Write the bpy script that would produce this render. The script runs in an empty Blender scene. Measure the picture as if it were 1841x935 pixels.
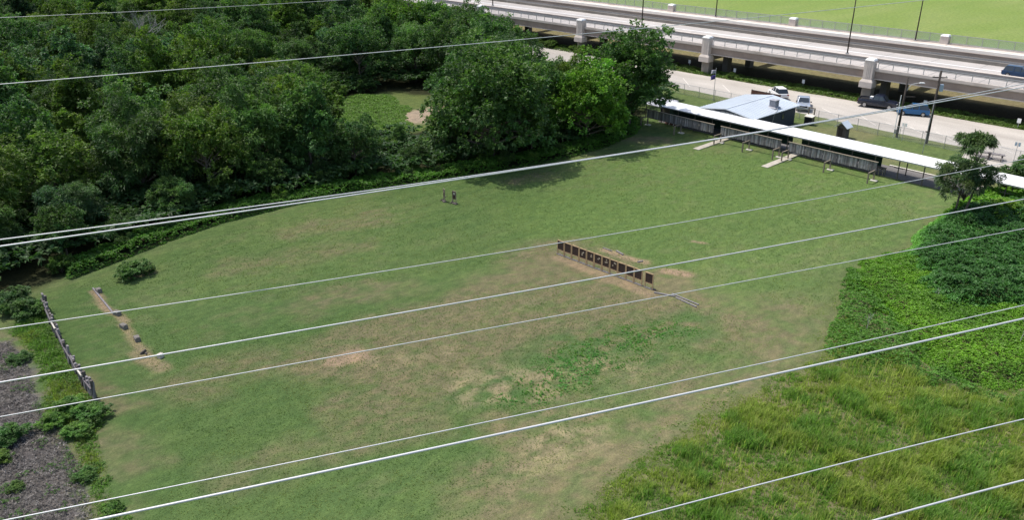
import bpy, math, random
import numpy as np
from mathutils import Vector, Matrix
R = math.radians
PI = math.pi
random.seed(7)
C = bpy.context.scene.collection
sc = bpy.context.scene

# ------------------------------------------------------------------ camera, sky, sun, exposure
CAMH = 32.0
PITCH = 24.28
YAW = -42.6            # the world x axis runs along the road and the firing line, y away from the camera
FPX = 1506.0
PW, PH = 1841.0, 935.0
cam_d = bpy.data.cameras.new('camera')
cam = bpy.data.objects.new('camera', cam_d)
C.objects.link(cam)
cam_d.sensor_width = 36.0
cam_d.sensor_fit = 'HORIZONTAL'
cam_d.lens = 36.0 * FPX / PW
cam_d.clip_start = 0.3
cam_d.clip_end = 6000
az = R(YAW)
# forward in world (x,y): (-0.736, 0.677) style heading
U_ = np.array([-math.sin(az), -math.cos(az), 0.0])
V_ = np.array([math.cos(az), -math.sin(az), 0.0])
fwd_uv = np.array([U_[1], V_[1]])
rgt_uv = np.array([U_[0], V_[0]])
p_ = R(PITCH)
back = Vector((-fwd_uv[0] * math.cos(p_), -fwd_uv[1] * math.cos(p_), math.sin(p_)))
rgt = Vector((rgt_uv[0], rgt_uv[1], 0))
upv = back.cross(rgt)
cam.matrix_world = Matrix(((rgt.x, upv.x, back.x, 0), (rgt.y, upv.y, back.y, 0), (rgt.z, upv.z, back.z, CAMH), (0, 0, 0, 1)))
sc.camera = cam

SUN_EL = 64.0
SUN_DIR = np.array([-0.95, -0.26])     # horizontal direction towards the sun
SUN_DIR = SUN_DIR / np.linalg.norm(SUN_DIR)
wd = bpy.data.worlds.new('World')
sc.world = wd
wd.use_nodes = True
nt = wd.node_tree
nt.nodes.clear()
sky = nt.nodes.new('ShaderNodeTexSky')
sky.sky_type = 'NISHITA'
sky.sun_disc = False
sky.sun_elevation = R(SUN_EL)
sky.sun_rotation = math.atan2(SUN_DIR[0], SUN_DIR[1])
sky.air_density = 1.0
sky.dust_density = 2.5
bgn = nt.nodes.new('ShaderNodeBackground')
bgn.inputs[1].default_value = 0.15
wo = nt.nodes.new('ShaderNodeOutputWorld')
nt.links.new(sky.outputs[0], bgn.inputs[0])
nt.links.new(bgn.outputs[0], wo.inputs[0])
sd = bpy.data.lights.new('sun', 'SUN')
sd.energy = 3.7
sd.angle = R(0.6)
sd.color = (1.0, 0.955, 0.88)
so = bpy.data.objects.new('sun', sd)
C.objects.link(so)
sv = Vector((SUN_DIR[0] * math.cos(R(SUN_EL)), SUN_DIR[1] * math.cos(R(SUN_EL)), math.sin(R(SUN_EL))))
so.rotation_euler = sv.to_track_quat('Z', 'Y').to_euler()
so.location = (0, 0, 120)
vs = sc.view_settings
vs.view_transform = 'Standard'
vs.look = 'None'
vs.exposure = 0.34
vs.gamma = 1.0
vs.use_curve_mapping = False
sc.cycles.max_bounces = 6
sc.cycles.transparent_max_bounces = 8
sc.cycles.caustics_reflective = False
sc.cycles.caustics_refractive = False


def at(x, y, z=0.0):
    """ground point (u, v, z) that stands at a pixel of the photograph"""
    a = (x - PW / 2) / FPX
    b = -(y - PH / 2) / FPX
    d = np.array([a, math.cos(p_) + b * math.sin(p_), -math.sin(p_) + b * math.cos(p_)])
    P = np.array([0, 0, CAMH]) + d * ((z - CAMH) / d[2])
    return np.array([P @ U_, P @ V_, z])


def ray(x, y):
    a = (x - PW / 2) / FPX
    b = -(y - PH / 2) / FPX
    d = np.array([a, math.cos(p_) + b * math.sin(p_), -math.sin(p_) + b * math.cos(p_)])
    return np.array([d @ U_, d @ V_, d[2]])


# ------------------------------------------------------------------ numpy noise
def _hash(ix, iy, s):
    h = (ix.astype(np.int64) * 374761393 + iy.astype(np.int64) * 668265263 + s * 1274126177) & 0xffffffff
    h = ((h ^ (h >> 13)) * 1274126177) & 0xffffffff
    return ((h ^ (h >> 16)) & 0xffff) / 65535.0


def vnoise(x, y, s=0):
    x = np.asarray(x, float); y = np.asarray(y, float)
    ix = np.floor(x); iy = np.floor(y)
    fx = x - ix; fy = y - iy
    fx = fx * fx * (3 - 2 * fx); fy = fy * fy * (3 - 2 * fy)
    a = _hash(ix, iy, s); b = _hash(ix + 1, iy, s); c = _hash(ix, iy + 1, s); d = _hash(ix + 1, iy + 1, s)
    return (a * (1 - fx) + b * fx) * (1 - fy) + (c * (1 - fx) + d * fx) * fy


def fbm(x, y, o=4, s=0):
    t = 0; a = 0.5; n = 0
    for k in range(o):
        t = t + a * vnoise(x * 2 ** k + 17.3 * k, y * 2 ** k - 9.1 * k, s + k)
        n += a; a *= 0.55
    return t / n


def sstep(e0, e1, x):
    t = np.clip((x - e0) / (e1 - e0), 0, 1)
    return t * t * (3 - 2 * t)


def seg_dist(X, Y, a, b):
    ax, ay = a[0], a[1]; bx, by = b[0], b[1]
    dx, dy = bx - ax, by - ay
    L = dx * dx + dy * dy + 1e-9
    t = np.clip(((X - ax) * dx + (Y - ay) * dy) / L, 0, 1)
    return np.hypot(X - ax - t * dx, Y - ay - t * dy)


def poly_sd(X, Y, P):
    """signed distance, positive inside"""
    d = np.full(np.shape(X), 1e9); ins = np.zeros(np.shape(X), bool)
    n = len(P)
    for i in range(n):
        a = P[i]; b = P[(i + 1) % n]
        d = np.minimum(d, seg_dist(X, Y, a, b))
        c = ((a[1] > Y) != (b[1] > Y)) & (X < (b[0] - a[0]) * (Y - a[1]) / ((b[1] - a[1]) + 1e-12) + a[0])
        ins ^= c
    return np.where(ins, d, -d)


def pxpoly(pts, z=0):
    return [tuple(at(x, y, z)[:2]) for x, y in pts]


# ------------------------------------------------------------------ materials
M = {}


def newmat(name):
    m = bpy.data.materials.new(name)
    m.use_nodes = True
    m.node_tree.nodes.clear()
    return m


def N(m, t, **kw):
    n = m.node_tree.nodes.new(t)
    for k, v in kw.items():
        setattr(n, k, v)
    return n


def L(m, a, b):
    m.node_tree.links.new(a, b)


def mat(name, col, rough=0.7, metal=0.0, var=0.12, scale=3.0, bump=0.0, bscale=30.0, stretch=(1, 1, 1), spec=0.4, stain=0.0, emit=None):
    m = newmat(name)
    out = N(m, 'ShaderNodeOutputMaterial'); b = N(m, 'ShaderNodeBsdfPrincipled')
    L(m, b.outputs[0], out.inputs[0])
    tc = N(m, 'ShaderNodeTexCoord'); mp = N(m, 'ShaderNodeMapping')
    mp.inputs['Scale'].default_value = stretch
    L(m, tc.outputs['Object'], mp.inputs[0])
    nz = N(m, 'ShaderNodeTexNoise'); nz.inputs['Scale'].default_value = scale; nz.inputs['Detail'].default_value = 6; nz.inputs['Roughness'].default_value = 0.65
    L(m, mp.outputs[0], nz.inputs[0])
    mr = N(m, 'ShaderNodeMapRange'); mr.inputs['From Min'].default_value = 0.25; mr.inputs['From Max'].default_value = 0.75
    mr.inputs['To Min'].default_value = 1 - var; mr.inputs['To Max'].default_value = 1 + var
    L(m, nz.outputs[0], mr.inputs[0])
    vm = N(m, 'ShaderNodeVectorMath', operation='SCALE'); vm.inputs[0].default_value = col[:3]
    L(m, mr.outputs[0], vm.inputs['Scale'])
    src = vm.outputs[0]
    if stain:
        n2 = N(m, 'ShaderNodeTexNoise'); n2.inputs['Scale'].default_value = scale * 0.35; n2.inputs['Detail'].default_value = 5
        L(m, mp.outputs[0], n2.inputs[0])
        r2 = N(m, 'ShaderNodeMapRange'); r2.inputs['From Min'].default_value = 0.5; r2.inputs['From Max'].default_value = 0.7; r2.inputs['To Max'].default_value = stain
        L(m, n2.outputs[0], r2.inputs[0])
        mx = N(m, 'ShaderNodeMix', data_type='RGBA'); mx.inputs['B'].default_value = (col[0] * .45, col[1] * .4, col[2] * .33, 1)
        L(m, r2.outputs[0], mx.inputs['Factor']); L(m, src, mx.inputs['A']); src = mx.outputs['Result']
    L(m, src, b.inputs['Base Color'])
    b.inputs['Roughness'].default_value = rough; b.inputs['Metallic'].default_value = metal
    b.inputs['Specular IOR Level'].default_value = spec
    if bump:
        n3 = N(m, 'ShaderNodeTexNoise'); n3.inputs['Scale'].default_value = bscale; n3.inputs['Detail'].default_value = 4
        L(m, mp.outputs[0], n3.inputs[0])
        bp = N(m, 'ShaderNodeBump'); bp.inputs['Strength'].default_value = bump; bp.inputs['Distance'].default_value = 0.02
        L(m, n3.outputs[0], bp.inputs['Height']); L(m, bp.outputs[0], b.inputs['Normal'])
    M[name] = m
    return m


def leafmat(name, col, transl=0.3, rough=0.55, objcol=True):
    m = newmat(name)
    out = N(m, 'ShaderNodeOutputMaterial'); b = N(m, 'ShaderNodeBsdfPrincipled'); t = N(m, 'ShaderNodeBsdfTranslucent'); mx = N(m, 'ShaderNodeMixShader')
    at_ = N(m, 'ShaderNodeAttribute'); at_.attribute_name = 'tint'
    mul = N(m, 'ShaderNodeVectorMath', operation='MULTIPLY'); mul.inputs[1].default_value = col
    L(m, at_.outputs['Color'], mul.inputs[0])
    src = mul.outputs[0]
    if objcol:
        oi = N(m, 'ShaderNodeObjectInfo')
        m2 = N(m, 'ShaderNodeVectorMath', operation='MULTIPLY')
        L(m, src, m2.inputs[0]); L(m, oi.outputs['Color'], m2.inputs[1]); src = m2.outputs[0]
    L(m, src, b.inputs['Base Color'])
    m3 = N(m, 'ShaderNodeVectorMath', operation='MULTIPLY'); m3.inputs[1].default_value = (1.05, 1.35, 0.65)
    L(m, src, m3.inputs[0]); L(m, m3.outputs[0], t.inputs[0])
    b.inputs['Roughness'].default_value = rough; b.inputs['Specular IOR Level'].default_value = 0.35
    mx.inputs[0].default_value = transl
    L(m, b.outputs[0], mx.inputs[1]); L(m, t.outputs[0], mx.inputs[2]); L(m, mx.outputs[0], out.inputs[0])
    M[name] = m
    return m


leafmat('leaf', (0.069, 0.128, 0.041), transl=0.36)
leafmat('litter', (0.17, 0.155, 0.14), transl=0.0, rough=.9, objcol=False)
leafmat('grass_blade', (0.20, 0.27, 0.075), transl=0.5, objcol=False)
mat('bark', (0.13, 0.105, 0.08), 0.95, var=0.35, scale=4, bump=0.5, stretch=(1, 1, .2))
mat('pale_bark', (0.42, 0.39, 0.34), 0.9, var=0.2, scale=4)
mat('concrete', (0.56, 0.495, 0.44), 0.9, var=0.16, scale=0.8, bump=0.2, stain=0.38)
mat('concrete_light', (0.68, 0.64, 0.58), 0.9, var=0.08, scale=0.8, bump=0.1)
mat('concrete_brown', (0.30, 0.24, 0.20), 0.9, var=0.16, scale=0.5, bump=0.2, stain=0.35)
mat('pier_concrete', (0.22, 0.2, 0.175), 0.95, var=0.2, scale=0.8, stain=0.4)
mat('joint_dark', (0.03, 0.026, 0.024), 0.95)
mat('dark_rail', (0.16, 0.165, 0.16), 0.6, metal=0.3)
mat('barrier_grey', (0.27, 0.26, 0.25), 0.8, var=0.15, scale=1.5, stain=0.3)
mat('galvanised', (0.42, 0.43, 0.43), 0.5, metal=0.55, var=0.1)
mat('white_paint', (0.80, 0.80, 0.78), 0.6, var=0.05, scale=1)
mat('faded_line', (0.62, 0.58, 0.53), 0.8, var=0.2, scale=4)
mat('ramp_wood', (0.46, 0.42, 0.35), 0.85, var=0.2, scale=3, stain=0.3)
mat('roof_white', (0.80, 0.80, 0.79), 0.5, var=0.05, scale=.5, stain=0.16)
mat('roof_metal', (0.60, 0.65, 0.70), 0.4, metal=0.15, var=0.06, scale=0.6, stain=0.12)
mat('roof_grey', (0.36, 0.36, 0.39), 0.7, var=0.25, scale=1.2, stain=0.5)
mat('siding', (0.055, 0.068, 0.085), 0.6, var=0.25, scale=2, stretch=(4, 4, .4))
mat('green_panel', (0.008, 0.032, 0.026), 0.7, var=0.2, scale=2)
mat('old_wood', (0.235, 0.215, 0.215), 0.9, var=0.45, scale=2.2, stretch=(5, 5, .35), stain=0.5)
mat('old_wood_pale', (0.36, 0.34, 0.345), 0.9, var=0.4, scale=2.2, stretch=(5, 5, .35), stain=0.3)
mat('old_wood_grey', (0.15, 0.135, 0.14), 0.9, var=0.4, scale=2.2, stretch=(5, 5, .35), stain=0.3)
mat('old_wood_dark', (0.10, 0.085, 0.075), 0.9, var=0.4, scale=3)
mat('post_wood', (0.24, 0.20, 0.15), 0.9, var=0.25, scale=4)
mat('new_wood', (0.46, 0.32, 0.18), 0.8, var=0.25, scale=5)
mat('target_black', (0.050, 0.030, 0.024), 0.8, var=0.3, scale=8)
mat('target_paper', (0.45, 0.38, 0.28), 0.8, var=0.3, scale=14)
mat('creosote', (0.045, 0.036, 0.03), 0.85, var=0.3, scale=3)
mat('black_plastic', (0.015, 0.015, 0.017), 0.45)
mat('glass', (0.03, 0.04, 0.05), 0.08, spec=0.8, var=0)
mat('tyre', (0.02, 0.02, 0.02), 0.85)
mat('rim', (0.45, 0.45, 0.46), 0.35, metal=0.8)
mat('paint_silver', (0.42, 0.47, 0.55), 0.3, metal=0.5, var=0.02)
mat('paint_black', (0.012, 0.016, 0.032), 0.2, var=0.0, spec=0.7)
mat('paint_blue', (0.03, 0.13, 0.30), 0.25, metal=0.3, var=0.02, spec=0.6)
mat('paint_navy', (0.02, 0.045, 0.1), 0.25, var=0.02, spec=0.6)
mat('paint_white', (0.78, 0.78, 0.77), 0.3, var=0.02, spec=0.6)
mat('lamp_clear', (0.75, 0.76, 0.74), 0.2, spec=0.8)
mat('lamp_red', (0.35, 0.02, 0.02), 0.3)
mat('flag_purple', (0.06, 0.045, 0.20), 0.8, var=0.1)
mat('flag_grey', (0.34, 0.33, 0.38), 0.8, var=0.15)
mat('transformer_blue', (0.34, 0.42, 0.50), 0.5, var=0.05)
mat('wire', (0.60, 0.60, 0.61), 0.5, metal=0.3, var=0.12, scale=1.5)
mat('rust_brown', (0.10, 0.045, 0.03), 0.8, var=0.3, scale=5)
mat('ivory', (0.62, 0.58, 0.50), 0.85, var=0.12, scale=4, stain=0.3)
mat('block_stone', (0.2, 0.18, 0.16), 0.95, var=0.3, scale=5)


def chain(name, thr, c):
    m = newmat(name)
    out = N(m, 'ShaderNodeOutputMaterial'); b = N(m, 'ShaderNodeBsdfPrincipled'); tr_ = N(m, 'ShaderNodeBsdfTransparent'); mx = N(m, 'ShaderNodeMixShader')
    tc = N(m, 'ShaderNodeTexCoord'); wv = N(m, 'ShaderNodeTexWave'); wv.inputs['Scale'].default_value = 3.2; wv.bands_direction = 'DIAGONAL'
    mp = N(m, 'ShaderNodeMapping'); mp.inputs['Scale'].default_value = (1, 1, -1); wv2 = N(m, 'ShaderNodeTexWave'); wv2.inputs['Scale'].default_value = 3.2; wv2.bands_direction = 'DIAGONAL'
    L(m, tc.outputs['Object'], wv.inputs[0]); L(m, tc.outputs['Object'], mp.inputs[0]); L(m, mp.outputs[0], wv2.inputs[0])
    mxx = N(m, 'ShaderNodeMath', operation='MAXIMUM'); L(m, wv.outputs[1], mxx.inputs[0]); L(m, wv2.outputs[1], mxx.inputs[1])
    g_ = N(m, 'ShaderNodeMath', operation='GREATER_THAN'); g_.inputs[1].default_value = thr; L(m, mxx.outputs[0], g_.inputs[0])
    b.inputs['Base Color'].default_value = (*c, 1)
    L(m, g_.outputs[0], mx.inputs[0]); L(m, tr_.outputs[0], mx.inputs[1]); L(m, b.outputs[0], mx.inputs[2]); L(m, mx.outputs[0], out.inputs[0])
    M[name] = m


chain('chain_mesh', .985, (.4, .41, .41))
chain('chain_dense', .90, (.34, .43, .40))


# ------------------------------------------------------------------ mesh building
class MB:
    def __init__(s):
        s.v = []; s.f = []; s.m = []

    def raw(s, vs_, fs, mi=0):
        o = len(s.v); s.v += [tuple(map(float, q)) for q in vs_]; s.f += [tuple(i + o for i in f) for f in fs]; s.m += [mi] * len(fs)
        return s

    def box(s, c, d, rz=0.0, mi=0, tilt=None, taper=1.0):
        hx, hy, hz = d[0] / 2, d[1] / 2, d[2] / 2
        vs_ = [Vector((x * hx * (taper if z > 0 else 1), y * hy * (taper if z > 0 else 1), z * hz)) for z in (-1, 1) for y in (-1, 1) for x in (-1, 1)]
        mt = Matrix.Rotation(rz, 3, 'Z')
        if tilt: mt = mt @ Matrix.Rotation(tilt[1], 3, tilt[0])
        vs_ = [mt @ q + Vector(c) for q in vs_]
        return s.raw(vs_, [(0, 2, 3, 1), (4, 5, 7, 6), (0, 1, 5, 4), (2, 6, 7, 3), (0, 4, 6, 2), (1, 3, 7, 5)], mi)

    def tube(s, pts, r, n=8, mi=0, cap=True):
        pts = [Vector(q) for q in pts]
        rs = r if isinstance(r, (list, tuple)) else [r] * len(pts)
        rings = []
        for i, q in enumerate(pts):
            t = (pts[min(i + 1, len(pts) - 1)] - pts[max(i - 1, 0)]).normalized()
            a = Vector((0, 0, 1)) if abs(t.z) < .9 else Vector((1, 0, 0))
            x = t.cross(a).normalized(); y = t.cross(x)
            rings.append([q + (x * math.cos(2 * PI * k / n) + y * math.sin(2 * PI * k / n)) * rs[i] for k in range(n)])
        vs_ = [q for g in rings for q in g]
        fs = [(i * n + k, i * n + (k + 1) % n, (i + 1) * n + (k + 1) % n, (i + 1) * n + k) for i in range(len(pts) - 1) for k in range(n)]
        if cap:
            fs += [tuple(range(n))[::-1], tuple((len(pts) - 1) * n + k for k in range(n))]
        return s.raw(vs_, fs, mi)

    def prism(s, prof, y0, y1, mi=0, inset=None):
        """profile of (x, z) extruded along y; inset(z) narrows the sides"""
        n = len(prof)
        g = inset or (lambda z: 0)
        vs_ = [(x, y0 + g(z), z) for x, z in prof] + [(x, y1 - g(z), z) for x, z in prof]
        fs = [(i, (i + 1) % n, n + (i + 1) % n, n + i) for i in range(n)] + [tuple(range(n))[::-1], tuple(range(n, 2 * n))]
        return s.raw(vs_, fs, mi)

    def poly(s, pts, z0, z1, mi=0):
        n = len(pts)
        vs_ = [(x, y, z0) for x, y in pts] + [(x, y, z1) for x, y in pts]
        fs = [(i, (i + 1) % n, n + (i + 1) % n, n + i) for i in range(n)] + [tuple(range(n))[::-1], tuple(range(n, 2 * n))]
        return s.raw(vs_, fs, mi)

    def mesh(s, name, mats):
        me = bpy.data.meshes.new(name)
        me.from_pydata(s.v, [], s.f)
        mats = mats if isinstance(mats, (list, tuple)) else [mats]
        for k in mats: me.materials.append(M[k])
        if len(mats) > 1: me.polygons.foreach_set('material_index', s.m)
        me.update()
        return me

    def build(s, name, mats, parent=None, loc=None, rz=0, bevel=0.0, smooth=False):
        me = s.mesh(name, mats)
        o = bpy.data.objects.new(name, me)
        C.objects.link(o)
        if parent: o.parent = parent
        if loc is not None: o.location = loc
        o.rotation_euler.z = rz
        import bmesh
        bm = bmesh.new(); bm.from_mesh(me)
        bmesh.ops.recalc_face_normals(bm, faces=bm.faces)
        bm.to_mesh(me); bm.free()
        if smooth:
            me.polygons.foreach_set('use_smooth', [True] * len(me.polygons))
        if bevel:
            b = o.modifiers.new('bevel', 'BEVEL'); b.width = bevel; b.segments = 2; b.limit_method = 'ANGLE'
        return o


def tag(o, label=None, cat=None, group=None, kind=None):
    if label: o['label'] = label
    if cat: o['category'] = cat
    if group: o['group'] = group
    if kind: o['kind'] = kind
    return o


def empty(name, loc, rz=0.0, label=None, cat=None, group=None):
    o = bpy.data.objects.new(name, None)
    o.empty_display_size = 0.3
    C.objects.link(o)
    o.location = loc; o.rotation_euler.z = rz
    return tag(o, label, cat, group)


def copy_tree(o, parent=None):
    c = o.copy(); C.objects.link(c)
    if parent: c.parent = parent
    for ch in list(o.children):
        copy_tree(ch, c)
    return c


def np_mesh(name, V, F, mats, tint=None, smooth=False):
    V = np.asarray(V, np.float32).reshape(-1, 3); F = np.asarray(F, np.int32)
    k = F.shape[1]
    me = bpy.data.meshes.new(name)
    me.vertices.add(len(V)); me.vertices.foreach_set('co', V.ravel())
    me.loops.add(F.size); me.loops.foreach_set('vertex_index', F.ravel())
    me.polygons.add(len(F)); me.polygons.foreach_set('loop_start', np.arange(0, F.size, k, dtype=np.int32))
    try: me.polygons.foreach_set('loop_total', np.full(len(F), k, np.int32))
    except Exception: pass
    if smooth: me.polygons.foreach_set('use_smooth', np.ones(len(F), bool))
    for q in (mats if isinstance(mats, (list, tuple)) else [mats]): me.materials.append(M[q] if isinstance(q, str) else q)
    if tint is not None:
        a = me.attributes.new('tint', 'FLOAT_COLOR', 'POINT')
        t = np.ones((len(V), 4), np.float32); t[:, :3] = tint
        a.data.foreach_set('color', t.ravel())
    me.update(calc_edges=True)
    return me


def np_obj(name, me, parent=None, loc=None):
    o = bpy.data.objects.new(name, me); C.objects.link(o)
    if parent: o.parent = parent
    if loc is not None: o.location = loc
    return o


# ------------------------------------------------------------------ leaves
def unit(a):
    return a / (np.linalg.norm(a, axis=-1, keepdims=True) + 1e-9)


def leaves(rng, P, A, Ln, W, droop=0.25, jitter=0.6, tint=None):
    """diamond leaflets: P base points, A axis directions; returns verts, faces, tints"""
    n = len(P)
    A = unit(A + rng.normal(0, jitter, (n, 3)))
    up = unit(np.array([0, 0, 1.0]) + rng.normal(0, .45, (n, 3)))
    S = unit(np.cross(A, up))
    Ln = np.broadcast_to(Ln, (n,))[:, None] * rng.uniform(.7, 1.3, (n, 1))
    W = np.broadcast_to(W, (n,))[:, None] * rng.uniform(.7, 1.3, (n, 1))
    mid = P + A * Ln * .45
    tip = P + A * Ln - np.array([0, 0, 1.0]) * Ln * droop
    V = np.stack([P, mid + S * W / 2, tip, mid - S * W / 2], 1).reshape(-1, 3)
    F = np.arange(4 * n).reshape(n, 4)
    t = None
    if tint is not None: t = np.repeat(tint, 4, axis=0)
    return V, F, t


def clump_points(rng, cen, rad, n, flat=0.75, upbias=0.35):
    d = unit(rng.normal(0, 1, (n, 3)) + np.array([0, 0, upbias]))
    r = rng.uniform(0.72, 1.05, (n, 1)) ** 0.7
    return cen + d * rad * r * np.array([1, 1, flat]), d


def crown_mesh(name, seed, Rc, Hc, z0, nclump, nspray, nleaf, Ln, W, clr=(.24, .38), shape='round', droop=.25, spread=.6, flat=.75, yel=.25, colw=(1, 1, 1)):
    rng = np.random.default_rng(seed)
    Vs, Fs, Ts = [], [], []; off = 0
    cens = []
    for k in range(nclump):
        for _ in range(30):
            d = unit(rng.normal(0, 1, 3)); d[2] = abs(d[2]) * 1.1 - .35
            rr = rng.uniform(.45, .82)
            c = d * rr * np.array([Rc, Rc, Hc / 2])
            zz = c[2] / (Hc / 2)
            c[2] += Hc * .10 * rng.normal() * (1 if rr > .6 else .3)
            if shape == 'cone':
                c[:2] *= (1.0 - .55 * max(0, zz))
            if shape == 'vase':
                c[:2] *= (.75 + .35 * zz)
            c[2] += z0 + Hc * .5
            if all(np.linalg.norm(c - q) > Rc * .26 for q in cens): break
        cens.append(c)
    for c in cens:
        rad = Rc * rng.uniform(*clr)
        ns = int(nspray * rng.uniform(.7, 1.3) * (rad / (Rc * .31)) ** 1.5)
        npf = 10
        dp = unit(rng.normal(0, 1, (npf, 3)) + np.array([0, 0, .3]))
        rp = rng.uniform(.55, 1.15, (npf, 1))
        pc = c + dp * rp * rad * np.array([1, 1, flat])
        wh = rng.integers(0, npf, ns)
        of = rng.normal(0, 1, (ns, 3)); of = unit(of + dp[wh] * .5) * rng.uniform(.5, 1.05, (ns, 1))
        P = pc[wh] + of * rad * .42 * np.array([1, 1, .75])
        D = unit(of * .7 + dp[wh] * .5)
        out = unit(P - np.array([0, 0, z0 + Hc * .35]))
        ax = unit(D * .6 + out * .4 + np.array([0, 0, .2]))
        ct = rng.uniform(.78, 1.2) * rng.uniform(.8, 1.22, npf)[wh]
        ct = np.repeat(ct, nleaf)
        hue = rng.normal(0, .06)
        sp = np.repeat(P, nleaf, 0) + rng.normal(0, Ln * .22, (ns * nleaf, 3))
        sa = np.repeat(ax, nleaf, 0)
        lt = ct * np.repeat(rng.uniform(.75, 1.3, ns), nleaf) * rng.uniform(.85, 1.15, ns * nleaf)
        yl = np.clip((D[:, 2] - .2), 0, 1) * yel; yl = np.repeat(yl, nleaf)
        tt = np.stack([lt * (1 + hue + yl * 1.3), lt * (1 + yl * .8), lt * (1 - hue - yl * .3)], 1) * np.array(colw)
        V, F, t = leaves(rng, sp, sa, Ln, W, droop, spread, tt)
        Vs.append(V); Fs.append(F + off); Ts.append(t); off += len(V)
    me = np_mesh(name, np.concatenate(Vs), np.concatenate(Fs), 'leaf', np.concatenate(Ts))
    return me, cens


def trunk_mesh(name, seed, cens, z0, H, r0, lean=0.0, mats='bark', forks=1, nlimb=9):
    rng = random.Random(seed)
    mb = MB()
    for fk in range(forks):
        a = 2 * PI * fk / max(forks, 1) + .4
        dx, dy = (math.cos(a) * .6, math.sin(a) * .6) if forks > 1 else (0, 0)
        top = Vector((dx * 1.2 + lean, dy * 1.2, H))
        pts = [Vector((dx * .35 * (1 if forks > 1 else 0), dy * .35, -.2)), Vector((dx * .5, dy * .5, z0 * .5)), Vector((dx * .9 + lean * .5, dy * .9, z0)), top]
        k = 1.0 / math.sqrt(forks)
        mb.tube(pts, [r0 * 1.25 * k, r0 * .9 * k, r0 * .72 * k, r0 * .15], 8)
    cs = sorted(cens, key=lambda c: c[2])
    for c in cs[:nlimb * 2:2] + cs[1:nlimb:2]:
        c = Vector(c)
        zb = max(z0 * .6, min(c.z - 1.0, H * .8)) * .85
        b = Vector((lean * zb / H, 0, zb))
        mid = b.lerp(c, .5) + Vector((rng.uniform(-.3, .3), rng.uniform(-.3, .3), .3))
        mb.tube([b, mid, c], [r0 * .38, r0 * .22, r0 * .07], 6)
    return mb.mesh(name, mats)


def make_tree(name, crown, trunk, loc, s=1.0, rz=0.0, color=(1, 1, 1), label='', cat='tree', group=None, sz=None):
    e = empty(name, loc, rz, label, cat, group)
    e.scale = (s, s, sz or s)
    t = np_obj('trunk', trunk, e)
    c = np_obj('crown', crown, e)
    c.color = (*color, 1)
    return e


# ------------------------------------------------------------------ the ground
BR_T = 0.048                       # the highway runs at a slight angle to the firing line
BR_O = np.array([-59.5, 131.4])


def bridge_y(u):
    return BR_O[1] + BR_T * (u - BR_O[0])


def ground_z(u, v):
    u = np.asarray(u, float); v = np.asarray(v, float)
    e = v - bridge_y(u)
    z = -0.9 * sstep(0.3, 4.5, e)
    mound = 0.22 * (fbm(u * .12, v * .12, 3, 5) - .5)
    dn = sstep(2, 8, np.hypot(np.maximum(np.abs(u + 52) - 26, 0), np.maximum(np.abs(v - 55) - 44, 0)))
    return z + mound * dn * (1 - sstep(92, 96, v)) * 0 + z * 0


def axis(fine0, fine1, step, lo, hi):
    a = list(np.arange(fine0, fine1, step))
    s = step; x = fine0
    left = []
    while x > lo:
        s *= 1.18; x -= s; left.append(x)
    s = step; x = a[-1]; right = []
    while x < hi:
        s *= 1.18; x += s; right.append(x)
    return np.array(left[::-1] + a + right)


gu = axis(-126, -4, 0.33, -2500, 1500)
gv = axis(-1, 142, 0.36, -1200, 2500)
GU, GV = np.meshgrid(gu, gv, indexing='ij')
GZ = ground_z(GU, GV)
col = np.zeros(GU.shape + (3,))


def put(mask, c):
    global col
    m_ = np.clip(mask, 0, 1)[..., None]
    c = np.asarray(c, float)
    col = col * (1 - m_) + c * m_


def caps(lst, soft=1.0, seed=0, warp=1.2):
    w1 = (fbm(GU * .35, GV * .35, 4, seed) - .5) * 2 * warp
    w2 = (fbm(GU * .35 + 50, GV * .35, 4, seed + 9) - .5) * 2 * warp
    m_ = np.zeros(GU.shape)
    for a, b, w, s_ in lst:
        A = at(*a); B = at(*b)
        d = seg_dist(GU + w1, GV + w2, A, B)
        m_ = np.maximum(m_, s_ * (1 - sstep(w * .45, w * .45 + w * soft, d)))
    return m_


FOREST = pxpoly([(-260, 640), (-60, 560), (60, 520), (140, 492), (210, 468), (300, 432), (400, 398), (520, 368), (690, 335), (860, 312), (1010, 286), (1090, 262), (1140, 240), (1158, 218), (1165, 205)]) + [(-77.5, 100), (-79, 112), (-104, 114), (-112, 112), (-126, 114), (-150, 118), (-170, 124), (-900, 90), (-900, -300), (-120, -60)]
n1 = fbm(GU * .08, GV * .05, 5, 1)
n2 = fbm(GU * .5, GV * .22, 4, 2)
n3 = fbm(GU * 1.3, GV * 1.3, 3, 3)
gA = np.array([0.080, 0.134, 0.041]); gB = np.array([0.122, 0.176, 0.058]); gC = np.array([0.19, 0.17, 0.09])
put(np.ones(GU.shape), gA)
put(sstep(.38, .72, n1) * .6, gB)
put(sstep(.5, .85, n2) * .3 * sstep(.35, .6, n1), gC)
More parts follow.
